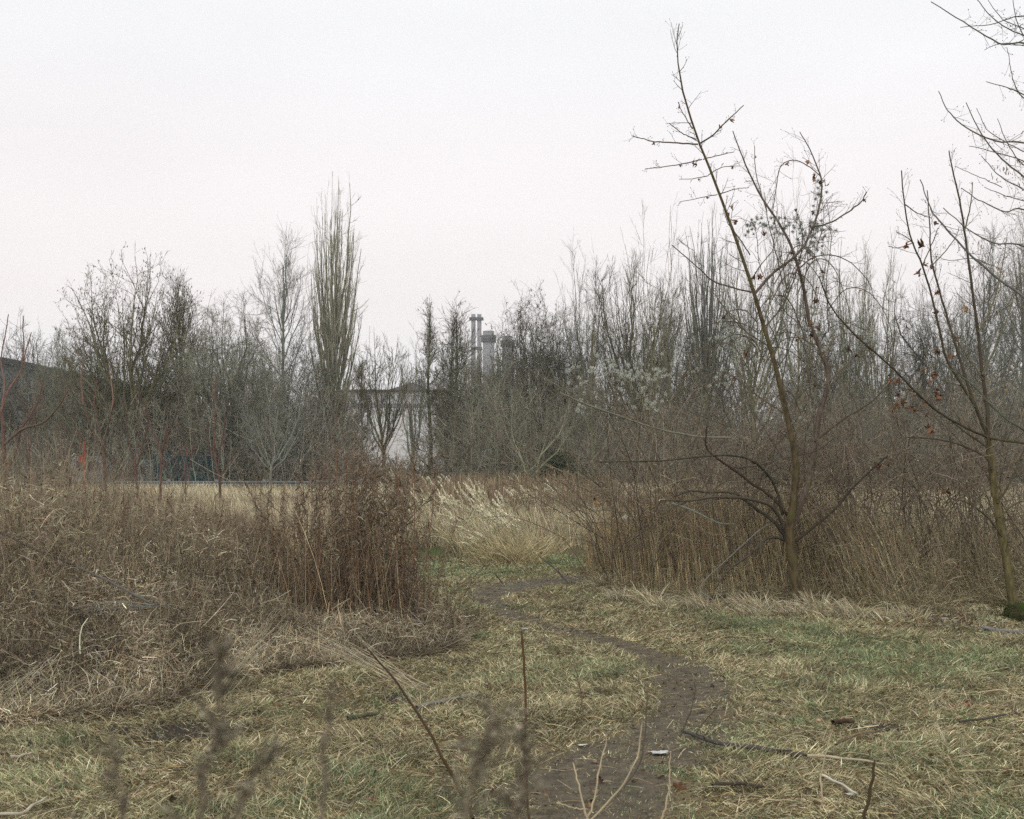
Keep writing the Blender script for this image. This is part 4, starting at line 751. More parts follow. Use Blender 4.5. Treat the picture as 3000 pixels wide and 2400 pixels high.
# ------------------------------------------------------------ traced trees
def limb(pts, r0, r1, Y, dy=0.0, m=None, y_start=0.0):
    """curve given by sighted points; depth drifts by dy metres from its start to its end"""
    m = m or max(8, 4 * len(pts)); c = catmull(pts, m); t = np.linspace(0, 1, m); Yv = Y + y_start + (dy - 0) * t ** 1.2
    P = at(c[:, 0], c[:, 1], Yv); P[1:-1] += rng.normal(0, .0022, (m - 2, 3)); rr = (np.interp(t, [0, .02, .05, .12, .25, .45, .65, .8, 1], np.array([20., 15.5, 13.5, 11.5, 8.2, 5.4, 3.5, 2.2, .9])) if r0 == 14.5 else r0 + (r1 - r0) * t) / F * Y
    return P[None], rr[None]
def traced(o, Y, trunk, limbs, barkC, limbC, twigC, twig_m=7, twig_len=.20, trunk_sides=12, twig_minr=.0016, sub=3, tm=None, lim_name="limb", tw_ang=.75):
    g = Geo()
    for pts, r0, r1, dy in trunk: P, r = limb(pts, r0, r1, Y, dy, m=26); r = r * (1 + .05 * rng.normal(size=r.shape)); g.tubes(P, r, np.array(barkC), trunk_sides)
    g.build("trunk", M_BARK, o); tw = []
    for pts, r0, r1, dy in limbs:
        P, r = limb(pts, r0, r1, Y, dy); g = Geo(); lc = (.21, .20, .175) if pts[0] in ((1538, 922), (1655, 1096), (1415, 1060)) else limbC if r0 > 5 or pts[0][1] < 900 else tuple(.6 * np.array(limbC)); g.tubes(P, r * (1.25 if pts[0][1] > 900 and r0 < 5 else 1), pal([lc], 1, jit=.12), 6); g.build(lim_name, M_TWIG if r0 < 6 else M_BARK, o); tw.append((P, r))
    for pts, r0, r1, dy in trunk:
        if twig_m: tw.append(limb([q for q in pts if q[1] < 1000][:] if len([q for q in pts if q[1] < 1000]) > 2 else pts, r0 * .6, r1, Y, dy))
    g = Geo()
    for P, r in tw:
        Ln = np.linalg.norm(np.diff(P[0], axis=0), axis=1).sum(); m = max(2, int(twig_m * Ln / .9)); A, D, L, R = branch(P, r, m, .12, .97, tw_ang, .25, 1, .35, twig_minr, 0)
        L = twig_len * rng.uniform(.4, 1.7, len(L)) * min(1, Ln); q, rr = grow(A, D, L, np.minimum(R, .004), 6, .07, .05, .5); g.tubes(q, rr, pal([twigC], len(q)), 4)
        if sub:
            A, D, L, R = branch(q, rr, sub, .2, 1., .7, .25, .5, .7, twig_minr * .8, .3); q, rr = grow(A, D, L, R, 4, .08, .04, .6); g.tubes(q, rr, pal([twigC], len(q)), 3)
        # buds at tips
        e = q[:, -1]; dd = nrm(q[:, -1] - q[:, -2]); bp = e[:, None] + dd[:, None] * (np.array([-.002, .004, .010])[None, :, None]); g.tubes(bp, np.tile([[.0022, .0038, .0008]], (len(e), 1)), pal([twigC], len(e)), 4)
    g.build("twigs", M_TWIG, o)
    return tw
YM = 12.35
main = empty("leaning_tree", tuple(at(1681, 1290, YM)), "tallest foreground tree, olive brown trunk leaning left in front of the right thicket", "tree")
trunk = [([(1682, 1296), (1680, 1260), (1670, 1190), (1661, 1125), (1671, 1060), (1677, 990), (1668, 930), (1655, 870), (1640, 800), (1612, 700), (1585, 610), (1545, 490), (1500, 370), (1468, 290), (1440, 200), (1425, 110), (1430, 50)], 14.5, 1.0, -.5)]
limbs = [([(1662, 1120), (1690, 1050), (1708, 990), (1716, 930), (1726, 870), (1744, 800), (1730, 740), (1705, 680), (1690, 600), (1670, 530), (1640, 470), (1600, 410), (1565, 335), (1543, 276)], 7.5, 1.0, .5),
 ([(1588, 620), (1626, 576), (1678, 536), (1706, 492), (1726, 432), (1730, 384), (1722, 356), (1706, 316), (1684, 278)], 3.4, .9, .4),
 ([(1728, 372), (1710, 356), (1678, 338), (1650, 344), (1638, 366), (1634, 400), (1628, 450), (1640, 500)], 1.2, .8, .1),
 ([(1706, 480), (1750, 468), (1790, 444), (1814, 424), (1824, 404)], 2.0, 1., -.3),
 ([(1470, 304), (1420, 301), (1374, 298), (1350, 291), (1332, 287)], 1.8, .8, .2), ([(1474, 302), (1500, 285), (1530, 255), (1566, 222)], 1.8, .9, -.3),
 ([(1466, 294), (1440, 283), (1422, 270), (1408, 260)], 1.2, .7, -.2), ([(1458, 272), (1445, 250), (1434, 232), (1428, 215)], 1.2, .7, .2),
 ([(1478, 336), (1434, 346), (1390, 352), (1358, 356)], 1.3, .7, .3), ([(1480, 336), (1510, 328), (1546, 320)], 1.2, .7, -.2), ([(1492, 368), (1522, 352), (1558, 350)], 1.2, .6, .3), ([(1492, 370), (1460, 376), (1430, 378)], 1.0, .6, .2),
 ([(1510, 410), (1478, 416), (1430, 426)], 1.1, .6, -.2), ([(1516, 408), (1550, 398), (1575, 396)], 1.1, .6, -.2), ([(1614, 444), (1602, 404), (1591, 360), (1589, 308)], 1.3, .7, .2),
 ([(1582, 616), (1550, 608), (1502, 592), (1466, 560), (1414, 516)], 1.9, .9, -.5), ([(1600, 700), (1650, 640), (1680, 560), (1690, 500), (1676, 440)], 1.7, .8, .5), ([(1620, 730), (1560, 690), (1520, 640), (1490, 600)], 1.6, .8, .6),
 ([(1538, 922), (1459, 918), (1372, 900), (1308, 878), (1249, 857), (1178, 827)], 1.7, 1.2, -.9),
 ([(1648, 1085), (1633, 1027), (1609, 991), (1577, 967), (1530, 959), (1467, 963), (1372, 971), (1263, 973)], 2.6, 1.1, -1.2),
 ([(1663, 1090), (1625, 1047), (1585, 1019), (1538, 985), (1506, 963), (1486, 940), (1488, 900)], 2.9, 1.3, -.5),
 ([(1538, 985), (1593, 981), (1657, 963), (1716, 950), (1760, 920)], 2.0, 1.0, -.3),
 ([(1661, 1135), (1641, 1090), (1617, 1062), (1562, 1049), (1506, 1047), (1451, 1054), (1391, 1054)], 3.8, 1.6, -1.0),
 ([(1655, 1135), (1633, 1102), (1585, 1066), (1546, 1039), (1490, 1037), (1451, 1035), (1420, 1045)], 3.4, 1.2, -.7),
 ([(1672, 1142), (1724, 1102), (1767, 1062), (1799, 1023), (1847, 979), (1869, 960)], 3.0, 1.3, -.3),
 ([(1652, 1138), (1632, 1132), (1609, 1138), (1577, 1169), (1534, 1201), (1505, 1240)], 2.8, 1.2, -.5),
 ([(1655, 1096), (1609, 1110), (1562, 1150), (1514, 1193), (1482, 1225), (1476, 1245), (1500, 1262)], 1.2, .8, -.9),
 ([(1391, 1054), (1370, 1094), (1340, 1130), (1300, 1150)], 1.3, .7, -.3), ([(1450, 1054), (1400, 1080), (1360, 1130), (1330, 1160)], 1.2, .7, -.4),
 ([(1415, 1060), (1460, 1076), (1510, 1100), (1548, 1104)], 1.6, .9, -.5), ([(1740, 810), (1790, 760), (1830, 720), (1850, 660)], 1.9, .8, .6), ([(1716, 930), (1780, 880), (1830, 850), (1880, 800)], 1.8, .8, .5), ([(1650, 870), (1590, 830), (1540, 790), (1500, 780)], 1.8, .8, .5)]
for q in range(34):
    a = (rng.uniform(1560, 1760), rng.uniform(520, 900)); sgn = rng.choice([-1, 1]); w1 = rng.uniform(30, 130) * sgn; h1 = rng.uniform(40, 170)
    if rng.random() < .45: pts = [a, (a[0] + w1 * .3, a[1] - h1 * .6), (a[0] + w1 * .6, a[1] - h1 * 1.1), (a[0] + w1 * .75, a[1] - h1 * 1.6)]
    else: pts = [a, (a[0] + w1 * .4, a[1] - h1 * .5), (a[0] + w1 * .9, a[1] - h1 * .45), (a[0] + w1 * 1.3, a[1] + h1 * .1), (a[0] + w1 * 1.45, a[1] + h1 * .7)]
    limbs.append((pts, rng.uniform(.9, 1.5), .6, rng.uniform(-.5, .6)))
tw_main = traced(main, YM, trunk, limbs, (.115, .088, .05), (.15, .115, .09), (.14, .115, .10), twig_m=9, twig_len=.17, sub=3)
# brown young bark on upper trunk is part of the vertex colour palette; broken pale wood at two limb ends
for a, b in (((1388, 1054), (1404, 1054)), ((1531, 983), (1541, 987))):
    g = Geo(); P, r = limb([a, ((a[0] + b[0]) / 2, (a[1] + b[1]) / 2 - 1), b], 2.2, 1.2, YM - .62 if a[0] < 1450 else YM + .2, 0); g.tubes(P, r, np.array([.6, .5, .34]), 6); g.build("broken_wood", M_DRY, main)

def leaf_clump(o, spots, Y, name="dead_leaf", size=.035, cols=((.17, .07, .035), (.12, .06, .035), (.26, .11, .05))):
    for px, py, m, sp in spots:
        P = at(px + rng.normal(0, sp, m), py + rng.normal(0, sp, m), Y + rng.normal(0, .06, m)); 
        for i in range(m):
            g = Geo(); g.leaves(P[i:i + 1], np.array([size * rng.uniform(.6, 1.25)]), pal(cols, 1, jit=.35), 5, 1.3); g.build(name, M_LEAF, o)
leaf_clump(main, [(1712, 700, 5, 12), (1724, 630, 2, 7), (1790, 748, 2, 8), (1812, 738, 2, 12), (1703, 345, 2, 4), (1718, 372, 3, 5), (1732, 390, 2, 4), (1536, 448, 2, 4), (1548, 468, 2, 6), (1606, 495, 1, 3), (1714, 447, 2, 4), (1468, 352, 2, 6), (1598, 580, 2, 5), (1252, 1048, 1, 2), (1264, 1060, 1, 2), (1862, 975, 3, 8), (1880, 805, 2, 6)], YM, size=.030)
for q in range(34):
    P_, r_ = tw_main[int(rng.integers(0, len(tw_main)))]; pt = P_[0, int(rng.integers(P_.shape[1] // 3, P_.shape[1]))] + np.array([0, 0, -.015])
    g = Geo(); g.leaves(pt[None], np.array([rng.uniform(.014, .028)]), pal([(.17, .07, .035), (.12, .06, .035), (.26, .11, .05)], 1), 5, 1.3); g.build('dead_leaf', M_LEAF, main)

YR = 12.4
rt = empty("young_maple", tuple(at(2131, 1268, YR)), "young tree at the right edge with forked upright shoots holding brown leaves", "tree")
traced(rt, YR, [([(2133, 1275), (2126, 1220), (2116, 1160), (2104, 1095), (2093, 1020), (2083, 940), (2079, 921)], 9.8, 6.2, .1)],
 [([(2082, 935), (2078, 860), (2067, 776), (2058, 692), (2046, 601), (2033, 505), (2023, 434), (2006, 359), (1998, 318)], 3.4, .9, .2), ([(2031, 485), (2040, 450), (2045, 420), (2048, 384)], 1.6, .8, -.1),
  ([(2080, 925), (2056, 860), (2018, 800), (1992, 755), (1979, 701), (1962, 626), (1942, 559), (1919, 505), (1904, 430), (1898, 359)], 2.6, .9, -.5), ([(2072, 905), (2037, 809), (2008, 713), (1983, 630), (1962, 551), (1958, 484), (1952, 401)], 2.8, .8, .5),
  ([(2083, 922), (2042, 905), (1975, 867), (1925, 821), (1871, 767), (1800, 705), (1750, 646), (1725, 584)], 2.4, 1.0, -.9), ([(2083, 921), (2110, 927), (2160, 934), (2230, 950)], 3.4, 1.4, -.4),
  ([(2090, 990), (2075, 963), (2025, 938), (1975, 926), (1908, 921)], 2.2, 1.0, .3), ([(2084, 945), (2040, 915), (2000, 885), (1958, 851), (1930, 830)], 2.0, .9, .6), ([(1962, 560), (1990, 530), (2012, 500), (2020, 478)], 1.2, .7, .2),
  ([(1920, 512), (1900, 520), (1886, 522), (1870, 519)], 1.1, .7, .2), ([(1924, 512), (1905, 498), (1887, 488)], 1.0, .6, -.3), ([(1904, 430), (1930, 448), (1962, 460)], 1.3, .7, .3), ([(1942, 559), (1960, 520), (1975, 480)], 1.2, .7, -.2),
  ([(2100, 1060), (2130, 1010), (2150, 960), (2180, 900)], 1.9, 1, .4), ([(2110, 1130), (2080, 1090), (2040, 1060), (2000, 1050)], 1.6, .8, -.4), ([(2104, 1090), (2140, 1060), (2200, 1050)], 1.7, .9, .3), ([(2060, 700), (2090, 640), (2110, 560), (2120, 500)], 1.9, .8, .4), ([(2068, 790), (2100, 720), (2130, 640), (2150, 560)], 2.0, .9, .6), ([(2070, 800), (2030, 740), (2000, 690), (1980, 640)], 1.6, .7, .4)],
 (.15, .125, .06), (.15, .12, .075), (.12, .10, .08), twig_m=9, twig_len=.17, sub=3)
leaf_clump(rt, [(1911, 516, 2, 5), (1942, 520, 1, 3), (1950, 565, 2, 6), (1966, 470, 1, 3), (1970, 618, 2, 6), (1976, 655, 1, 4), (2030, 646, 1, 3), (1955, 795, 4, 12), (1960, 833, 6, 14), (1895, 843, 4, 9), (1920, 832, 2, 6), (1925, 862, 2, 5), (1957, 905, 2, 5), (1876, 800, 2, 5), (1952, 560, 2, 5), (2000, 755, 2, 6), (2018, 716, 1, 5), (1988, 1045, 2, 6), (1975, 740, 2, 6)], YR, size=.036, cols=((.24, .10, .045), (.16, .07, .035), (.34, .17, .08)))

YO = 9.6
ov = empty("overhanging_tree", tuple(at(2440, 1360, YO)), "overhanging tree whose budded branches reach in from beyond the right edge", "tree")
o1 = [([(1960, 4), (2038, 52), (2106, 92), (2156, 92), (2260, 120), (2420, 300)], 1.2, 4), ([(2052, -6), (2098, 44), (2156, 76), (2260, 120), (2420, 300)], 1., 3), ([(2022, 58), (2094, 50), (2156, 34), (2250, 60), (2420, 220)], .8, 3), ([(2072, 106), (2106, 92), (2156, 96)], .7, 1.6),
 ([(1976, 192), (1998, 236), (2034, 268), (2090, 296), (2156, 302), (2260, 350), (2425, 520)], 1.1, 4), ([(2034, 216), (2062, 276), (2102, 328), (2156, 372), (2260, 450), (2430, 620)], 1.1, 4), ([(2076, 172), (2118, 184), (2156, 200), (2260, 260), (2420, 420)], .9, 3), ([(2120, 100), (2128, 140), (2134, 172), (2156, 208), (2240, 250)], .8, 2.4),
 ([(2056, 228), (2078, 272), (2118, 300), (2156, 320)], .8, 1.8), ([(2040, 308), (2090, 320), (2156, 340), (2260, 400)], .8, 2.2), ([(2066, 328), (2106, 372), (2156, 400), (2280, 480)], .9, 2.6), ([(2024, 396), (2066, 424), (2118, 446), (2156, 442), (2280, 500), (2430, 680)], 1.1, 3.6), ([(2072, 394), (2110, 410), (2156, 424), (2240, 460)], .8, 2.2),
 ([(1937, 378), (1958, 434), (1975, 463), (2033, 526), (2092, 580), (2156, 626), (2280, 720), (2435, 860)], 1.3, 5.5), ([(1986, 438), (2046, 488), (2094, 512), (2156, 520), (2280, 600), (2430, 760)], 1.2, 4), ([(1933, 730), (1992, 771), (2050, 813), (2092, 859), (2156, 905), (2280, 960), (2438, 1080)], 1.2, 5), ([(2090, 560), (2050, 545), (2000, 548), (1975, 540)], 1.6, .7), ([(2010, 350), (2060, 372), (2110, 395)], .7, 1.4), ([(2080, 0), (2110, 40), (2156, 60), (2240, 90)], .7, 2.2), ([(2130, -20), (2140, 40), (2170, 90), (2260, 130)], .8, 2.4), ([(2100, 250), (2120, 300), (2156, 350), (2240, 420)], .8, 2.2)]
traced(ov, YO, [([(2442, 1380), (2438, 1100), (2436, 860), (2428, 600), (2420, 300), (2412, 50), (2400, -200)], 26, 9, .1)], [(p, a * .75, b * .62, 0) for p, a, b in o1], (.15, .14, .10), (.15, .145, .12), (.15, .145, .12), twig_m=9, twig_len=.13, sub=2, twig_minr=.0013)
g = Geo()
for px, py, m in ((2112, 352, 9), (2140, 340, 8), (2098, 372, 6), (2148, 385, 6), (2098, 560, 9), (2112, 575, 8), (2052, 525, 6), (2062, 510, 5), (2100, 650, 4), (2048, 560, 5), (2080, 790, 5), (2110, 810, 5), (2060, 830, 6)):
    P0 = at(px + rng.normal(0, 7, m), py + rng.normal(0, 5, m), YO + rng.normal(0, .05, m)); P = P0[:, None] + np.array([[0, 0, 0], [0, 0, -.016], [0, 0, -.034]])[None] + rng.normal(0, .003, (m, 3, 3)); g.ribbons(P, np.array([.001, .0045, .002])[None] * np.ones((m, 1)), pal([(.30, .20, .10), (.22, .15, .08)], m))
g.build("seed_keys", M_LEAF, ov)

# red-twigged saplings at the far left
RB = (.17, .10, .085); RT = (.22, .085, .06)
YS = 27.0
SP = [("red twigged sapling with grey forked stems at the left edge", 10, [([(12, 1012), (8, 930), (5, 880), (3, 858)], 5, 3.5, .1)], [([(4, 862), (18, 822), (44, 780), (54, 740), (66, 700)], 2.6, 1, .3), ([(10, 935), (45, 905), (90, 890), (120, 860), (142, 825)], 2.6, 1, -.4), ([(12, 1000), (34, 950), (44, 905), (62, 878), (80, 845), (92, 800)], 2.4, 1, .4), ([(3, 865), (10, 810), (2, 760), (12, 700), (18, 662)], 2, .9, 0), ([(44, 785), (50, 730), (48, 690), (50, 665)], 1.6, .8, .2)]),
 ("tallest red sapling with crossing forks left of the plane tree", 220, [([(223, 1015), (220, 975), (217, 950)], 3.4, 2.8, 0)], [([(217, 952), (200, 920), (186, 885), (175, 850), (155, 820), (132, 795)], 2.2, .9, .3), ([(175, 852), (171, 800), (175, 765), (178, 735)], 1.9, .8, .1), ([(218, 953), (224, 910), (232, 880), (240, 850), (246, 836)], 2., .9, -.3), ([(232, 880), (238, 840), (232, 790), (228, 765)], 1.7, .8, .2), ([(216, 940), (205, 890), (198, 850), (204, 800)], 1.4, .7, .3)]),
 ("red barked sapling in front of the plane trunk", 288, [([(292, 1055), (287, 1010), (284, 975)], 3., 2.6, 0)], [([(284, 978), (272, 935), (266, 885), (262, 840)], 1.9, .8, .2), ([(287, 990), (300, 940), (312, 888), (304, 850), (294, 830)], 1.9, .8, -.3), ([(284, 975), (290, 920), (300, 870)], 1.4, .7, .3)]),
 ("red sapling with a wide y fork right of the plane trunk", 339, [([(338, 1012), (340, 975), (340, 955)], 2.8, 2.4, 0)], [([(340, 956), (330, 930), (320, 905), (314, 884)], 1.7, .8, .2), ([(340, 954), (352, 920), (368, 880), (380, 840)], 1.7, .8, -.2), ([(340, 956), (350, 905), (354, 860)], 1.5, .8, .2), ([(340, 960), (352, 985), (362, 1010)], 1.2, .8, .1)]),
 ("pinkish barked sapling with a straight stem in front of the teal fence", 461, [([(463, 1016), (455, 975), (451, 935), (453, 898), (450, 850), (456, 790)], 3.0, 1.2, 0)], [([(454, 972), (444, 945), (433, 918), (430, 890)], 1.5, .7, .2), ([(460, 978), (465, 938), (472, 905), (474, 870)], 1.5, .7, -.2), ([(463, 1006), (480, 975), (502, 942)], 1.3, .7, .2)])]
for lab, px, tr, lm in SP:
    o = empty("red_sapling", tuple(at(px, 1110, YS)), lab, "sapling", "red twigged saplings at the left field edge")
    t2 = [([(tr[0][0][0][0] + 1, 1118)] + tr[0][0], tr[0][1], tr[0][2], tr[0][3])]
    traced(o, YS, t2, lm, RB, (.23, .13, .11), RT, twig_m=2.2, twig_len=.36, sub=1, twig_minr=.004, trunk_sides=7)
for px, top, lab in ((62, 770, "thin red whip shoots between the left edge and the orange post"), (118, 830, "short red whip shoots left of the orange post"), (150, 860, "red whips close beside the orange post"), (390, 850, "red whips before the dense grey tree"), (250, 850, "red whips left of the plane trunk")):
    X = (px - CX) / F * 30; o = empty("red_sapling", (X, 30, 0), lab, "sapling", "red twigged saplings at the left field edge"); lv = make_tree('upright', EYE + (HY - top) / F * 30, 38 / F * 30, .022, .004, dens=.35); g = Geo(); g.tubes(lv[0][0] + np.array([X, 30, 0]), lv[0][1], np.array(RB), 6); g.tubes(lv[1][0] + np.array([X, 30, 0]), lv[1][1], pal([RB], len(lv[1][0])), 5); g.build("trunk", M_TWIG, o)
    g = Geo(); [g.tubes(p + np.array([X, 30, 0]), r, pal([RT, (.2, .14, .12)], len(p)), 3) for p, r in lv[2:]]; g.build("crown", M_TWIG, o)

# ------------------------------------------------------------ clematis with fluffy seed heads
def clematis(label, Y, vines, heads, fl=(.60, .61, .59)):
    o = empty("climbing_clematis", tuple(at(vines[0][0][0], vines[0][0][1], Y)), label, "climbing plant"); g = Geo(); tw = []
    for v in vines:
        P, r = limb(v, 1.1, .6, Y, rng.uniform(-.3, .3)); g.tubes(P, r, pal([(.16, .14, .12)], 1), 4); tw.append((P, r))
    for P, r in tw:
        A, D, L, R = branch(P, r, 30, .05, 1., 1., .3, 1, .7, .0012, 0); q, rr = grow(A, D, rng.uniform(.08, .3, len(L)), R, 7, .3, -.04, .6); g.tubes(q, rr, pal([(.15, .13, .12)], len(q)), 3)
    g.build("vine", M_TWIG, o)
    for px, py, sx_, sy_, m in heads:
        g = Geo(); c = at(px + rng.normal(0, sx_, m), py + rng.normal(0, sy_, m), Y + rng.normal(0, .15, m)); nf = 70; cc = np.repeat(c, nf, 0); D = nrm(rng.normal(size=(m * nf, 3))); p, r = grow(cc, D, rng.uniform(.014, .034, m * nf), np.full(m * nf, .0016), 4, .35, 0, .7); g.ribbons(p, r, pal([fl], m * nf, jit=.15)); g.build("seed_heads", M_FLUFF, o)
    return o
clematis("clematis with grey fluffy seed heads hung in the crown of the leaning tree", 12.6, [[(1700, 700), (1690, 620), (1700, 540), (1680, 470), (1650, 460)], [(1700, 700), (1640, 640), (1600, 560), (1590, 480), (1560, 460)], [(1720, 520), (1735, 460), (1725, 400)], [(1745, 700), (1740, 600), (1750, 500), (1740, 420)]],
         [(1690, 480, 26, 16, 46), (1712, 520, 14, 14, 26), (1640, 470, 14, 8, 12), (1595, 470, 14, 8, 14), (1580, 490, 10, 10, 6), (1712, 400, 10, 14, 6), (1735, 415, 8, 16, 6)], (.42, .43, .43))
clematis("clematis covered with white seed heads low left of the leaning trunk", 13.0, [[(1540, 900), (1520, 840), (1530, 760), (1545, 700), (1560, 680)], [(1540, 900), (1440, 860), (1360, 810), (1280, 790), (1210, 800)], [(1380, 830), (1300, 850), (1240, 850), (1220, 870)], [(1500, 850), (1470, 790), (1450, 760)]],
         [(1530, 705, 18, 16, 26), (1560, 740, 22, 16, 24), (1520, 800, 14, 16, 18), (1350, 800, 30, 12, 34), (1310, 785, 30, 12, 24), (1262, 775, 22, 12, 16), (1222, 858, 7, 10, 9), (1370, 850, 26, 8, 14), (1210, 800, 10, 12, 8), (1420, 770, 30, 14, 12)])
clematis("clematis with white seed heads right of the leaning trunk", 12.8, [[(1740, 820), (1720, 760), (1740, 700), (1780, 680), (1830, 700)], [(1740, 820), (1700, 800), (1680, 830)], [(1740, 760), (1745, 720), (1720, 690)]],
         [(1742, 730, 10, 22, 20), (1695, 808, 12, 12, 14), (1715, 690, 10, 16, 10), (1826, 710, 14, 12, 14), (1690, 870, 30, 10, 7), (1610, 870, 20, 10, 4), (1315, 1088, 3, 3, 2)])

# ------------------------------------------------------------ foreground sticks, shoots, litter
def stick(name, label, cat, pts, Y, r0, r1, C, dy=0, tips=None, sub=0, group=None, ground_=False, cut=None, mat=None):
    if ground_:
        c = catmull(pts, 14); r0 *= 1.7; r1 *= 1.7; X, Yv = gp(c[:, 0], c[:, 1]); P = np.stack([X, Yv, gz(X, Yv) + .04 + .003 * np.sin(np.arange(14))], -1)[None]; r = np.linspace(r0, r1, 14)[None] / F * Yv[None]
    else: P, r = limb(pts, r0 * 1.25, r1 * 1.25, Y, dy, m=14)
    r = r.copy(); o = empty(name, tuple(P[0, 0]), label, cat, group); g = Geo(); r[:, -1] *= .3; P2 = P + 0
    g.tubes(P2, r * (1 + .06 * rng.normal(size=r.shape)), np.array(C), 8, tip=tips); g.build("shoot" if not ground_ else "wood", mat or M_TWIG, o)
    if sub:
        A, D, L, R = branch(P, r, sub, .2, .9, .6, .2, .35, .5, .0012); q, rr = grow(A, D, L, R, 6, .1, .02, .5); g = Geo(); g.tubes(q, rr, pal([C], len(q)), 4); g.build("twigs", M_TWIG, o)
    return o
def gY(py): return EYE * F / (py - HY)
stick("bramble_shoot", "long brown shoot leaning up to the left across the lower foreground", "shoot", [(996, 1725), (960, 1650), (905, 1545), (860, 1472), (812, 1410), (770, 1362)], 4.6, 3.4, 1.8, (.065, .045, .02), dy=1.3, tips=(.7, .5, .5))
stick("bramble_shoot", "straight upright reddish brown shoot in the bottom centre", "shoot", [(1116, 1740), (1108, 1640), (1105, 1540), (1106, 1450), (1102, 1380), (1098, 1325)], 4.8, 2.4, 2.0, (.10, .065, .035), dy=.2, tips=(.9, .6, .5))
stick("bramble_shoot", "short thick upright shoot at the bottom right", "shoot", [(1816, 1735), (1826, 1690), (1836, 1640), (1842, 1600)], 4.8, 3.2, 2.4, (.06, .042, .02), dy=.1)
stick("bramble_shoot", "thin grey shoot standing on the muddy path edge", "shoot", [(1315, 1655), (1345, 1610), (1356, 1560), (1360, 1500), (1362, 1450)], 5.6, 1.6, 1.0, (.12, .095, .075), sub=2)
stick("twig_shoot", "thin dark twig rising over the path at mid distance", "shoot", [(1425, 1560), (1446, 1520), (1460, 1475), (1464, 1430)], 6.6, 1.2, .8, (.10, .075, .05), sub=1)
stick("twig_shoot", "thin dark twig leaning right over the path", "shoot", [(1455, 1560), (1475, 1530), (1500, 1500), (1520, 1470)], 6.6, 1.2, .7, (.10, .075, .05))
stick("twig_shoot", "thin forked brown twig left of the path", "shoot", [(1228, 1500), (1222, 1460), (1215, 1420), (1196, 1385)], 6.9, 1.2, .8, (.17, .12, .08), sub=3)
stick("dead_twig", "thin forked dead twig standing left of the path bend", "shoot", [(1085, 1275), (1090, 1255), (1060, 1230), (1040, 1205)], 15, 1.8, .9, (.09, .065, .05), sub=2)
stick("dead_twig", "grey fallen twig arching at the right end of the path", "shoot", [(1200, 1236), (1185, 1215), (1165, 1195), (1130, 1168)], 14.5, 1.6, .8, (.13, .12, .11), sub=2)
for i, (pp_, lab) in enumerate([([(1240, 1740), (1225, 1680), (1215, 1640), (1206, 1605)], "leftmost stalk of the pale dead stalks at the bottom"), ([(1230, 1740), (1250, 1690), (1262, 1620), (1278, 1555)], "upright pale stalk at the bottom, second of the fan"), ([(1235, 1735), (1280, 1690), (1320, 1640), (1345, 1580), (1352, 1520)], "longest pale curved stalk at the bottom reaching right"), ([(1388, 1735), (1402, 1700), (1410, 1640), (1412, 1580)], "pale curved stalk alone on the path's right side"), ([(1735, 1690), (1728, 1650), (1735, 1600), (1752, 1540)], "thin pale curved stalk right of the fallen branch"), ([(1170, 1690), (1200, 1700), (1240, 1705)], "short pale stalk lying low at the bottom centre")]):
    stick("dead_stalk", lab, "stalk", pp_, 4.6 + (.4 if i > 2 else 0), 2.0, 1.1, (.46, .38, .25), group="pale dead stalks along the bottom", dy=rng.uniform(-.1, .2), mat=M_DRY)
# fallen wood
stick("fallen_branch", "dark broken branch with pale split end lying right of the path", "branch", [(1436, 1552), (1490, 1575), (1560, 1590), (1640, 1604), (1700, 1612)], 0, 2.2, 4.0, (.085, .075, .07), ground_=True, sub=3)
stick("split_wood", "pale splintered wood at the end of the dark fallen branch", "wood", [(1700, 1613), (1770, 1618), (1830, 1626), (1872, 1632)], 0, 2.0, 1.1, (.42, .36, .25), ground_=True, mat=M_DRY)
stick("peeled_stick", "short white peeled stick lying at the lower right", "stick", [(1728, 1652), (1765, 1668), (1806, 1690)], 0, 1.7, 1.4, (.56, .52, .43), ground_=True, mat=M_DRY)
stick("fallen_branch", "grey stick lying left of the upright shoots", "branch", [(878, 1498), (920, 1488), (965, 1480), (1020, 1470)], 0, 2.6, 1.2, (.22, .21, .19), ground_=True)
stick("fallen_branch", "short mossy stick lying in the grass at lower left centre", "branch", [(732, 1520), (765, 1514), (800, 1508)], 0, 3.0, 2.2, (.09, .095, .06), ground_=True)
stick("fallen_branch", "thin pale stick lying at the lower left corner", "branch", [(-10, 1722), (45, 1718), (72, 1700), (100, 1682)], 0, 2.2, 1.4, (.5, .46, .36), ground_=True, mat=M_DRY)
stick("fallen_branch", "small pale chip of wood lying left above the corner stick", "branch", [(22, 1598), (45, 1594), (68, 1586)], 0, 2.4, 1.4, (.46, .4, .3), ground_=True, mat=M_DRY)
stick("fallen_branch", "dark stick lying level on the path edge at the bottom right", "branch", [(1500, 1672), (1550, 1668), (1610, 1674)], 0, 3.0, 2.0, (.06, .05, .04), ground_=True)
stick("fallen_branch", "short dark stick lying right of the path", "branch", [(1754, 1541), (1775, 1537), (1800, 1538)], 0, 3.4, 2.6, (.07, .045, .03), ground_=True)
stick("fallen_branch", "thin dark stick lying near the right edge", "branch", [(2020, 1540), (2090, 1532), (2170, 1520)], 0, 1.6, 1.2, (.09, .08, .07), ground_=True)
stick("fallen_branch", "grey branch lying below the mossy stump at the right edge", "branch", [(2070, 1332), (2110, 1338), (2180, 1342)], 0, 2.2, 3.0, (.19, .19, .2), ground_=True)
stick("fallen_branch", "thin brown twig arched over the grass right of the fallen branch", "branch", [(1760, 1590), (1800, 1570), (1860, 1555)], 0, 1.4, 1.0, (.13, .10, .07), ground_=True)
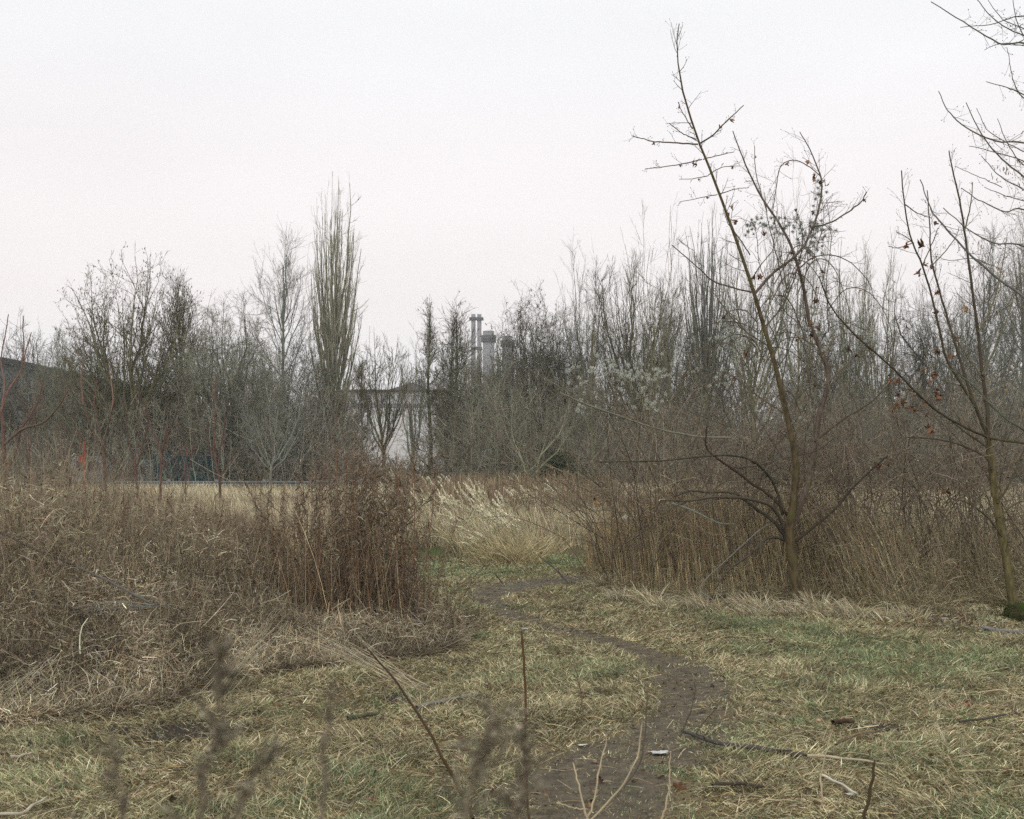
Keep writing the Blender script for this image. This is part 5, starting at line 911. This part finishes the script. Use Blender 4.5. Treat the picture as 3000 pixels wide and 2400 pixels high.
stick("leaning_stick", "dark straight stick leaning down through the left thicket", "stick", [(165, 1195), (240, 1230), (325, 1275)], 8.6, 2.2, 1.8, (.12, .11, .10), dy=-.3)
stick("leaning_stick", "thin dark stick slanting across the left edge of the thicket", "stick", [(-10, 1115), (60, 1150), (165, 1195)], 8.9, 1.4, 1.8, (.09, .075, .07), dy=-.2)
stick("bent_log", "dark bent branch lying at the foot of the right thicket", "branch", [(1465, 1278), (1490, 1262), (1520, 1256), (1548, 1262), (1555, 1275)], gY(1280), 3.5, 2.6, (.06, .05, .04), dy=.1)
# mossy stump
sx0, sy0 = gp(2165, 1312); st = empty("mossy_stump", (float(sx0), float(sy0), 0), "low dark mossy log end at the right edge beside the young tree", "stump")
g = Geo(); zz = np.linspace(0, 1, 10); P = np.stack([sx0 - .28 + zz * 1.2, sy0 + .1 + zz * .12, .05 + .0 * zz], -1)[None]; Rd = (.13 * (1 + .12 * rng.normal(size=10)))[None]; Rd[0, 0] = .02; Rd[0, -1] = .02; P[0, 0] = P[0, 1] + np.array([-.004, 0, 0]); g.tubes(P, Rd, np.array([.06, .055, .03]), 14); g.build("log", M_MOSS, st)
g = Geo(); n = 2500; th = rng.uniform(-.3, 3.4, n); xx = rng.uniform(0, 1.1, n); P0 = np.stack([sx0 - .27 + xx, sy0 + .1 + xx * .1 + .13 * np.cos(th), .05 + .13 * np.sin(th)], -1); P = P0[:, None] + np.array([0, .006, .014])[None, :, None] * np.stack([rng.normal(0, .5, n), np.cos(th), np.sin(th)], -1)[:, None]; g.ribbons(P, np.full((n, 3), .0035) * np.array([1, 1, .3]), pal([(.06, .09, .02), (.09, .11, .03), (.05, .06, .02)], n)); g.build("moss", M_GRASS, st)

# litter and leaves
def flat(name, label, cat, px, py, size, C, squash=1.0, m=1, group=None):
    X, Yv = gp(px, py); X, Yv = float(X), float(Yv); o = empty(name, (X, Yv, 0), label, cat, group); g = Geo()
    uu, vv = np.meshgrid(np.linspace(-1, 1, 12), np.linspace(-1, 1, 10)); a = np.arctan2(vv, uu); q = 1 + .28 * np.sin(a * 3 + px) + .15 * np.sin(a * 7); xs = X + uu * size * q; ys = Yv + vv * size * squash * q
    zz = gz(xs, ys) + .02 + size * .30 * (noise(xs, ys, size * .35, px, 2)) * (1 - .5 * np.hypot(uu, vv)); V = np.stack([xs, ys, zz], -1); ii = np.arange(120).reshape(10, 12); g.add(V, np.stack([ii[:-1, :-1], ii[:-1, 1:], ii[1:, 1:], ii[1:, :-1]], -1), np.array(C)); g.build("sheet", M_LITTER, o); return o
flat("plastic_scrap", "white crumpled plastic scrap lying on the muddy path", "litter", 1388, 1590, .045, (.55, .56, .55), .7)
flat("plastic_scrap", "small white scrap at the left edge of the path", "litter", 1226, 1568, .022, (.62, .61, .50), .6)
flat("plastic_scrap", "pale blue grey scrap beside the tip of the upright shoot", "litter", 1106, 1325, .035, (.45, .50, .55), .8)
flat("plastic_scrap", "tiny white scrap on the green grass near the golden tussock", "litter", 985, 1198, .03, (.75, .75, .78), .8)
flat("red_wrapper", "bright red wrapper piece lying in the grass at right", "litter", 2036, 1496, .026, (.42, .02, .02), .8)
flat("red_wrapper", "smaller faded red wrapper piece left of the bright one", "litter", 2006, 1498, .014, (.32, .03, .035), .8)
for px, py, s, lab in ((1990, 1310, .035, "black and white scrap among the dead leaves by the thicket foot"), (2012, 1314, .03, "pale crumpled scrap among the dead leaves"), (2040, 1300, .04, "greyish crumpled film near the mossy log"), (1968, 1302, .03, "dull white scrap left of the other scraps"), (1945, 1288, .03, "small pale tube shaped scrap under the thicket stems")):
    flat("plastic_scrap", lab, "litter", px, py, s, (.48, .50, .50), .7)
flat("plastic_scrap", "white bottle cap sized scrap at the end of the peeled stick", "litter", 1790, 1682, .016, (.6, .62, .62), .9)
def ground_leaf(px, py, size, C, label):
    X, Yv = gp(px, py); o = empty("fallen_leaf", (float(X), float(Yv), 0), label, "leaf"); g = Geo(); g.leaves(np.array([[X, Yv, gz(X, Yv) + size * .5]]), np.array([size]), np.array([C]), 5, .7); g.build("blade", M_LEAF, o)
ground_leaf(1430, 1668, .035, (.17, .09, .05), "large curled brown leaf at the bottom right of the path")
ground_leaf(1096, 1268, .042, (.28, .11, .05), "orange brown leaf on the grass at the path bend")
ground_leaf(1612, 1630, .028, (.03, .02, .018), "black curled leaf below the fallen branch")
ground_leaf(1620, 1355, .035, (.28, .11, .06), "reddish leaf below the leaning tree")
ground_leaf(1884, 1325, .045, (.25, .14, .08), "pale brown lobed leaf at the thicket foot right of the leaning tree")
ground_leaf(1700, 1262, .05, (.28, .10, .04), "orange leaf right of the leaning trunk base")
g = Geo(); n = 2100; px = np.concatenate([rng.normal(2040, 90, 1500), rng.uniform(-50, 2200, n - 1500)]); n2 = 0; py = np.concatenate([rng.normal(1300, 18, 1500), 1290 + 430 * rng.random(n - 1500) ** 1.2]); py = np.maximum(py, 1262)
X, Yv = gp(px, py); s_ = rng.uniform(.006, .020, n); g.leaves(np.stack([X, Yv, gz(X, Yv) + s_ * .5 + .01], -1), s_, pal([(.20, .125, .075), (.30, .20, .13), (.13, .075, .045), (.36, .30, .24), (.22, .12, .07)], n), 4, .5)
tag(g.build("fallen_leaves", M_LEAF), "small brown dead leaves scattered on the grass and below the right thicket", "leaves", kind="stuff")
tag(CLODS.build("soil_crumbs", M_MUD), "small crumbs of dark soil scattered over the trodden path", "soil", kind="stuff")
# dark mud and scratched spots on the open grass
g = Geo()
for px, py, s_, sq in ((850, 1470, .17, .5), (1640, 1480, .12, .5), (380, 1532, .45, .3), (600, 1520, .1, .4), (1850, 1540, .15, .5)):
    X, Yv = gp(px, py); uu = np.linspace(0, 2 * np.pi, 25)[:-1]; rr = np.array([.02, .4, .8, 1.05]); V = []
    for q in rr: V.append(np.stack([X + np.cos(uu) * q * s_ * (1 + .3 * np.sin(uu * 3)), Yv + np.sin(uu) * q * s_ * sq * 2, gz(X + np.cos(uu) * q * s_, Yv + np.sin(uu) * q * s_ * sq * 2) + .012 * (1 - q) + .006], -1))
    V = np.array(V); ii = np.arange(V.shape[0] * 24).reshape(-1, 24); nx = np.roll(ii, -1, 1); g.add(V, np.stack([ii[:-1], nx[:-1], nx[1:], ii[1:]], -1), np.array([.04, .033, .026]))
tag(g.build("soil", M_MUD), kind="structure")

# blurred mugwort plants close to the camera
def mugwort(pts, Y, label, dens=1.0, bw=1.0):
    P, r = limb(pts, 4.0, 2.2, Y, 0, m=16); o = empty("dried_mugwort", tuple(P[0, 0]), label, "dead plant", "dried mugwort plants close to the lens"); g = Geo(); g.tubes(P, r, np.array([.26, .205, .15]), 6); g.build("stem", M_DRY, o)
    g = Geo(); A, D, L, R = branch(P, r, int(26 * dens), .15, 1., .5, .2, .20 * bw, .5, .0006, .3); q, rr = grow(A, D, L, R, 6, .1, .05, .5); g.tubes(q, rr, pal([(.27, .215, .16)], len(q)), 3)
    A, D, L, R = branch(q, rr, 16, .15, 1., 1.0, .5, .25, 1.5, .0011, .2); p, rr = grow(A, D, L, R, 3, .3); g.ribbons(p, rr * 1.25, pal([(.22, .18, .135), (.16, .13, .10), (.32, .27, .21)], len(p))); g.build("seed_heads", M_DRY, o)
mugwort([(415, 1800), (420, 1720), (445, 1600), (455, 1500), (470, 1440), (462, 1385)], 0.80, "tallest blurred mugwort stem at the lower left", 1.3, 1.)
mugwort([(480, 1800), (500, 1700), (545, 1620), (590, 1570)], 0.84, "blurred mugwort branch leaning right of the tallest one", .9)
mugwort([(275, 1800), (262, 1700), (245, 1640), (238, 1580)], 0.84, "faint blurred mugwort stem furthest left", .8)
mugwort([(668, 1800), (674, 1700), (682, 1600), (690, 1520), (705, 1460)], 0.88, "thin blurred mugwort stem between the lower left and bottom centre", .8, .6)
mugwort([(960, 1800), (985, 1700), (1005, 1620), (1020, 1550), (1060, 1500)], 0.88, "bushy blurred mugwort left of the upright shoot", 1.4, 1.3)
mugwort([(1085, 1800), (1090, 1700), (1110, 1620), (1100, 1550)], 0.92, "bushy blurred mugwort around the foot of the upright shoot", 1.2, 1.2)
# air
g = Geo(); g.box((0, 300, 44.5), (260, 340, 46.0), (1, 1, 1)); hz_m = bpy.data.materials.new("haze_air"); hz_m.use_nodes = True; t = hz_m.node_tree; t.nodes.clear()
pv = t.nodes.new("ShaderNodeVolumePrincipled"); pv.inputs["Density"].default_value = 0.0005; pv.inputs["Color"].default_value = (.97, .98, 1, 1); pv.inputs["Anisotropy"].default_value = 0.0
om = t.nodes.new("ShaderNodeOutputMaterial"); t.links.new(pv.outputs[0], om.inputs["Volume"]); tag(g.build("haze", hz_m, None, False), "thin pale winter haze filling the air", kind="stuff")
for o in bpy.data.objects:
    if o.parent and o.name.split(".")[0] in ("seed_balls", "twigs", "seed_heads", "seed_keys", "withered_leaves", "crown", "blades", "plumes", "moss"): o["kind"] = "stuff"
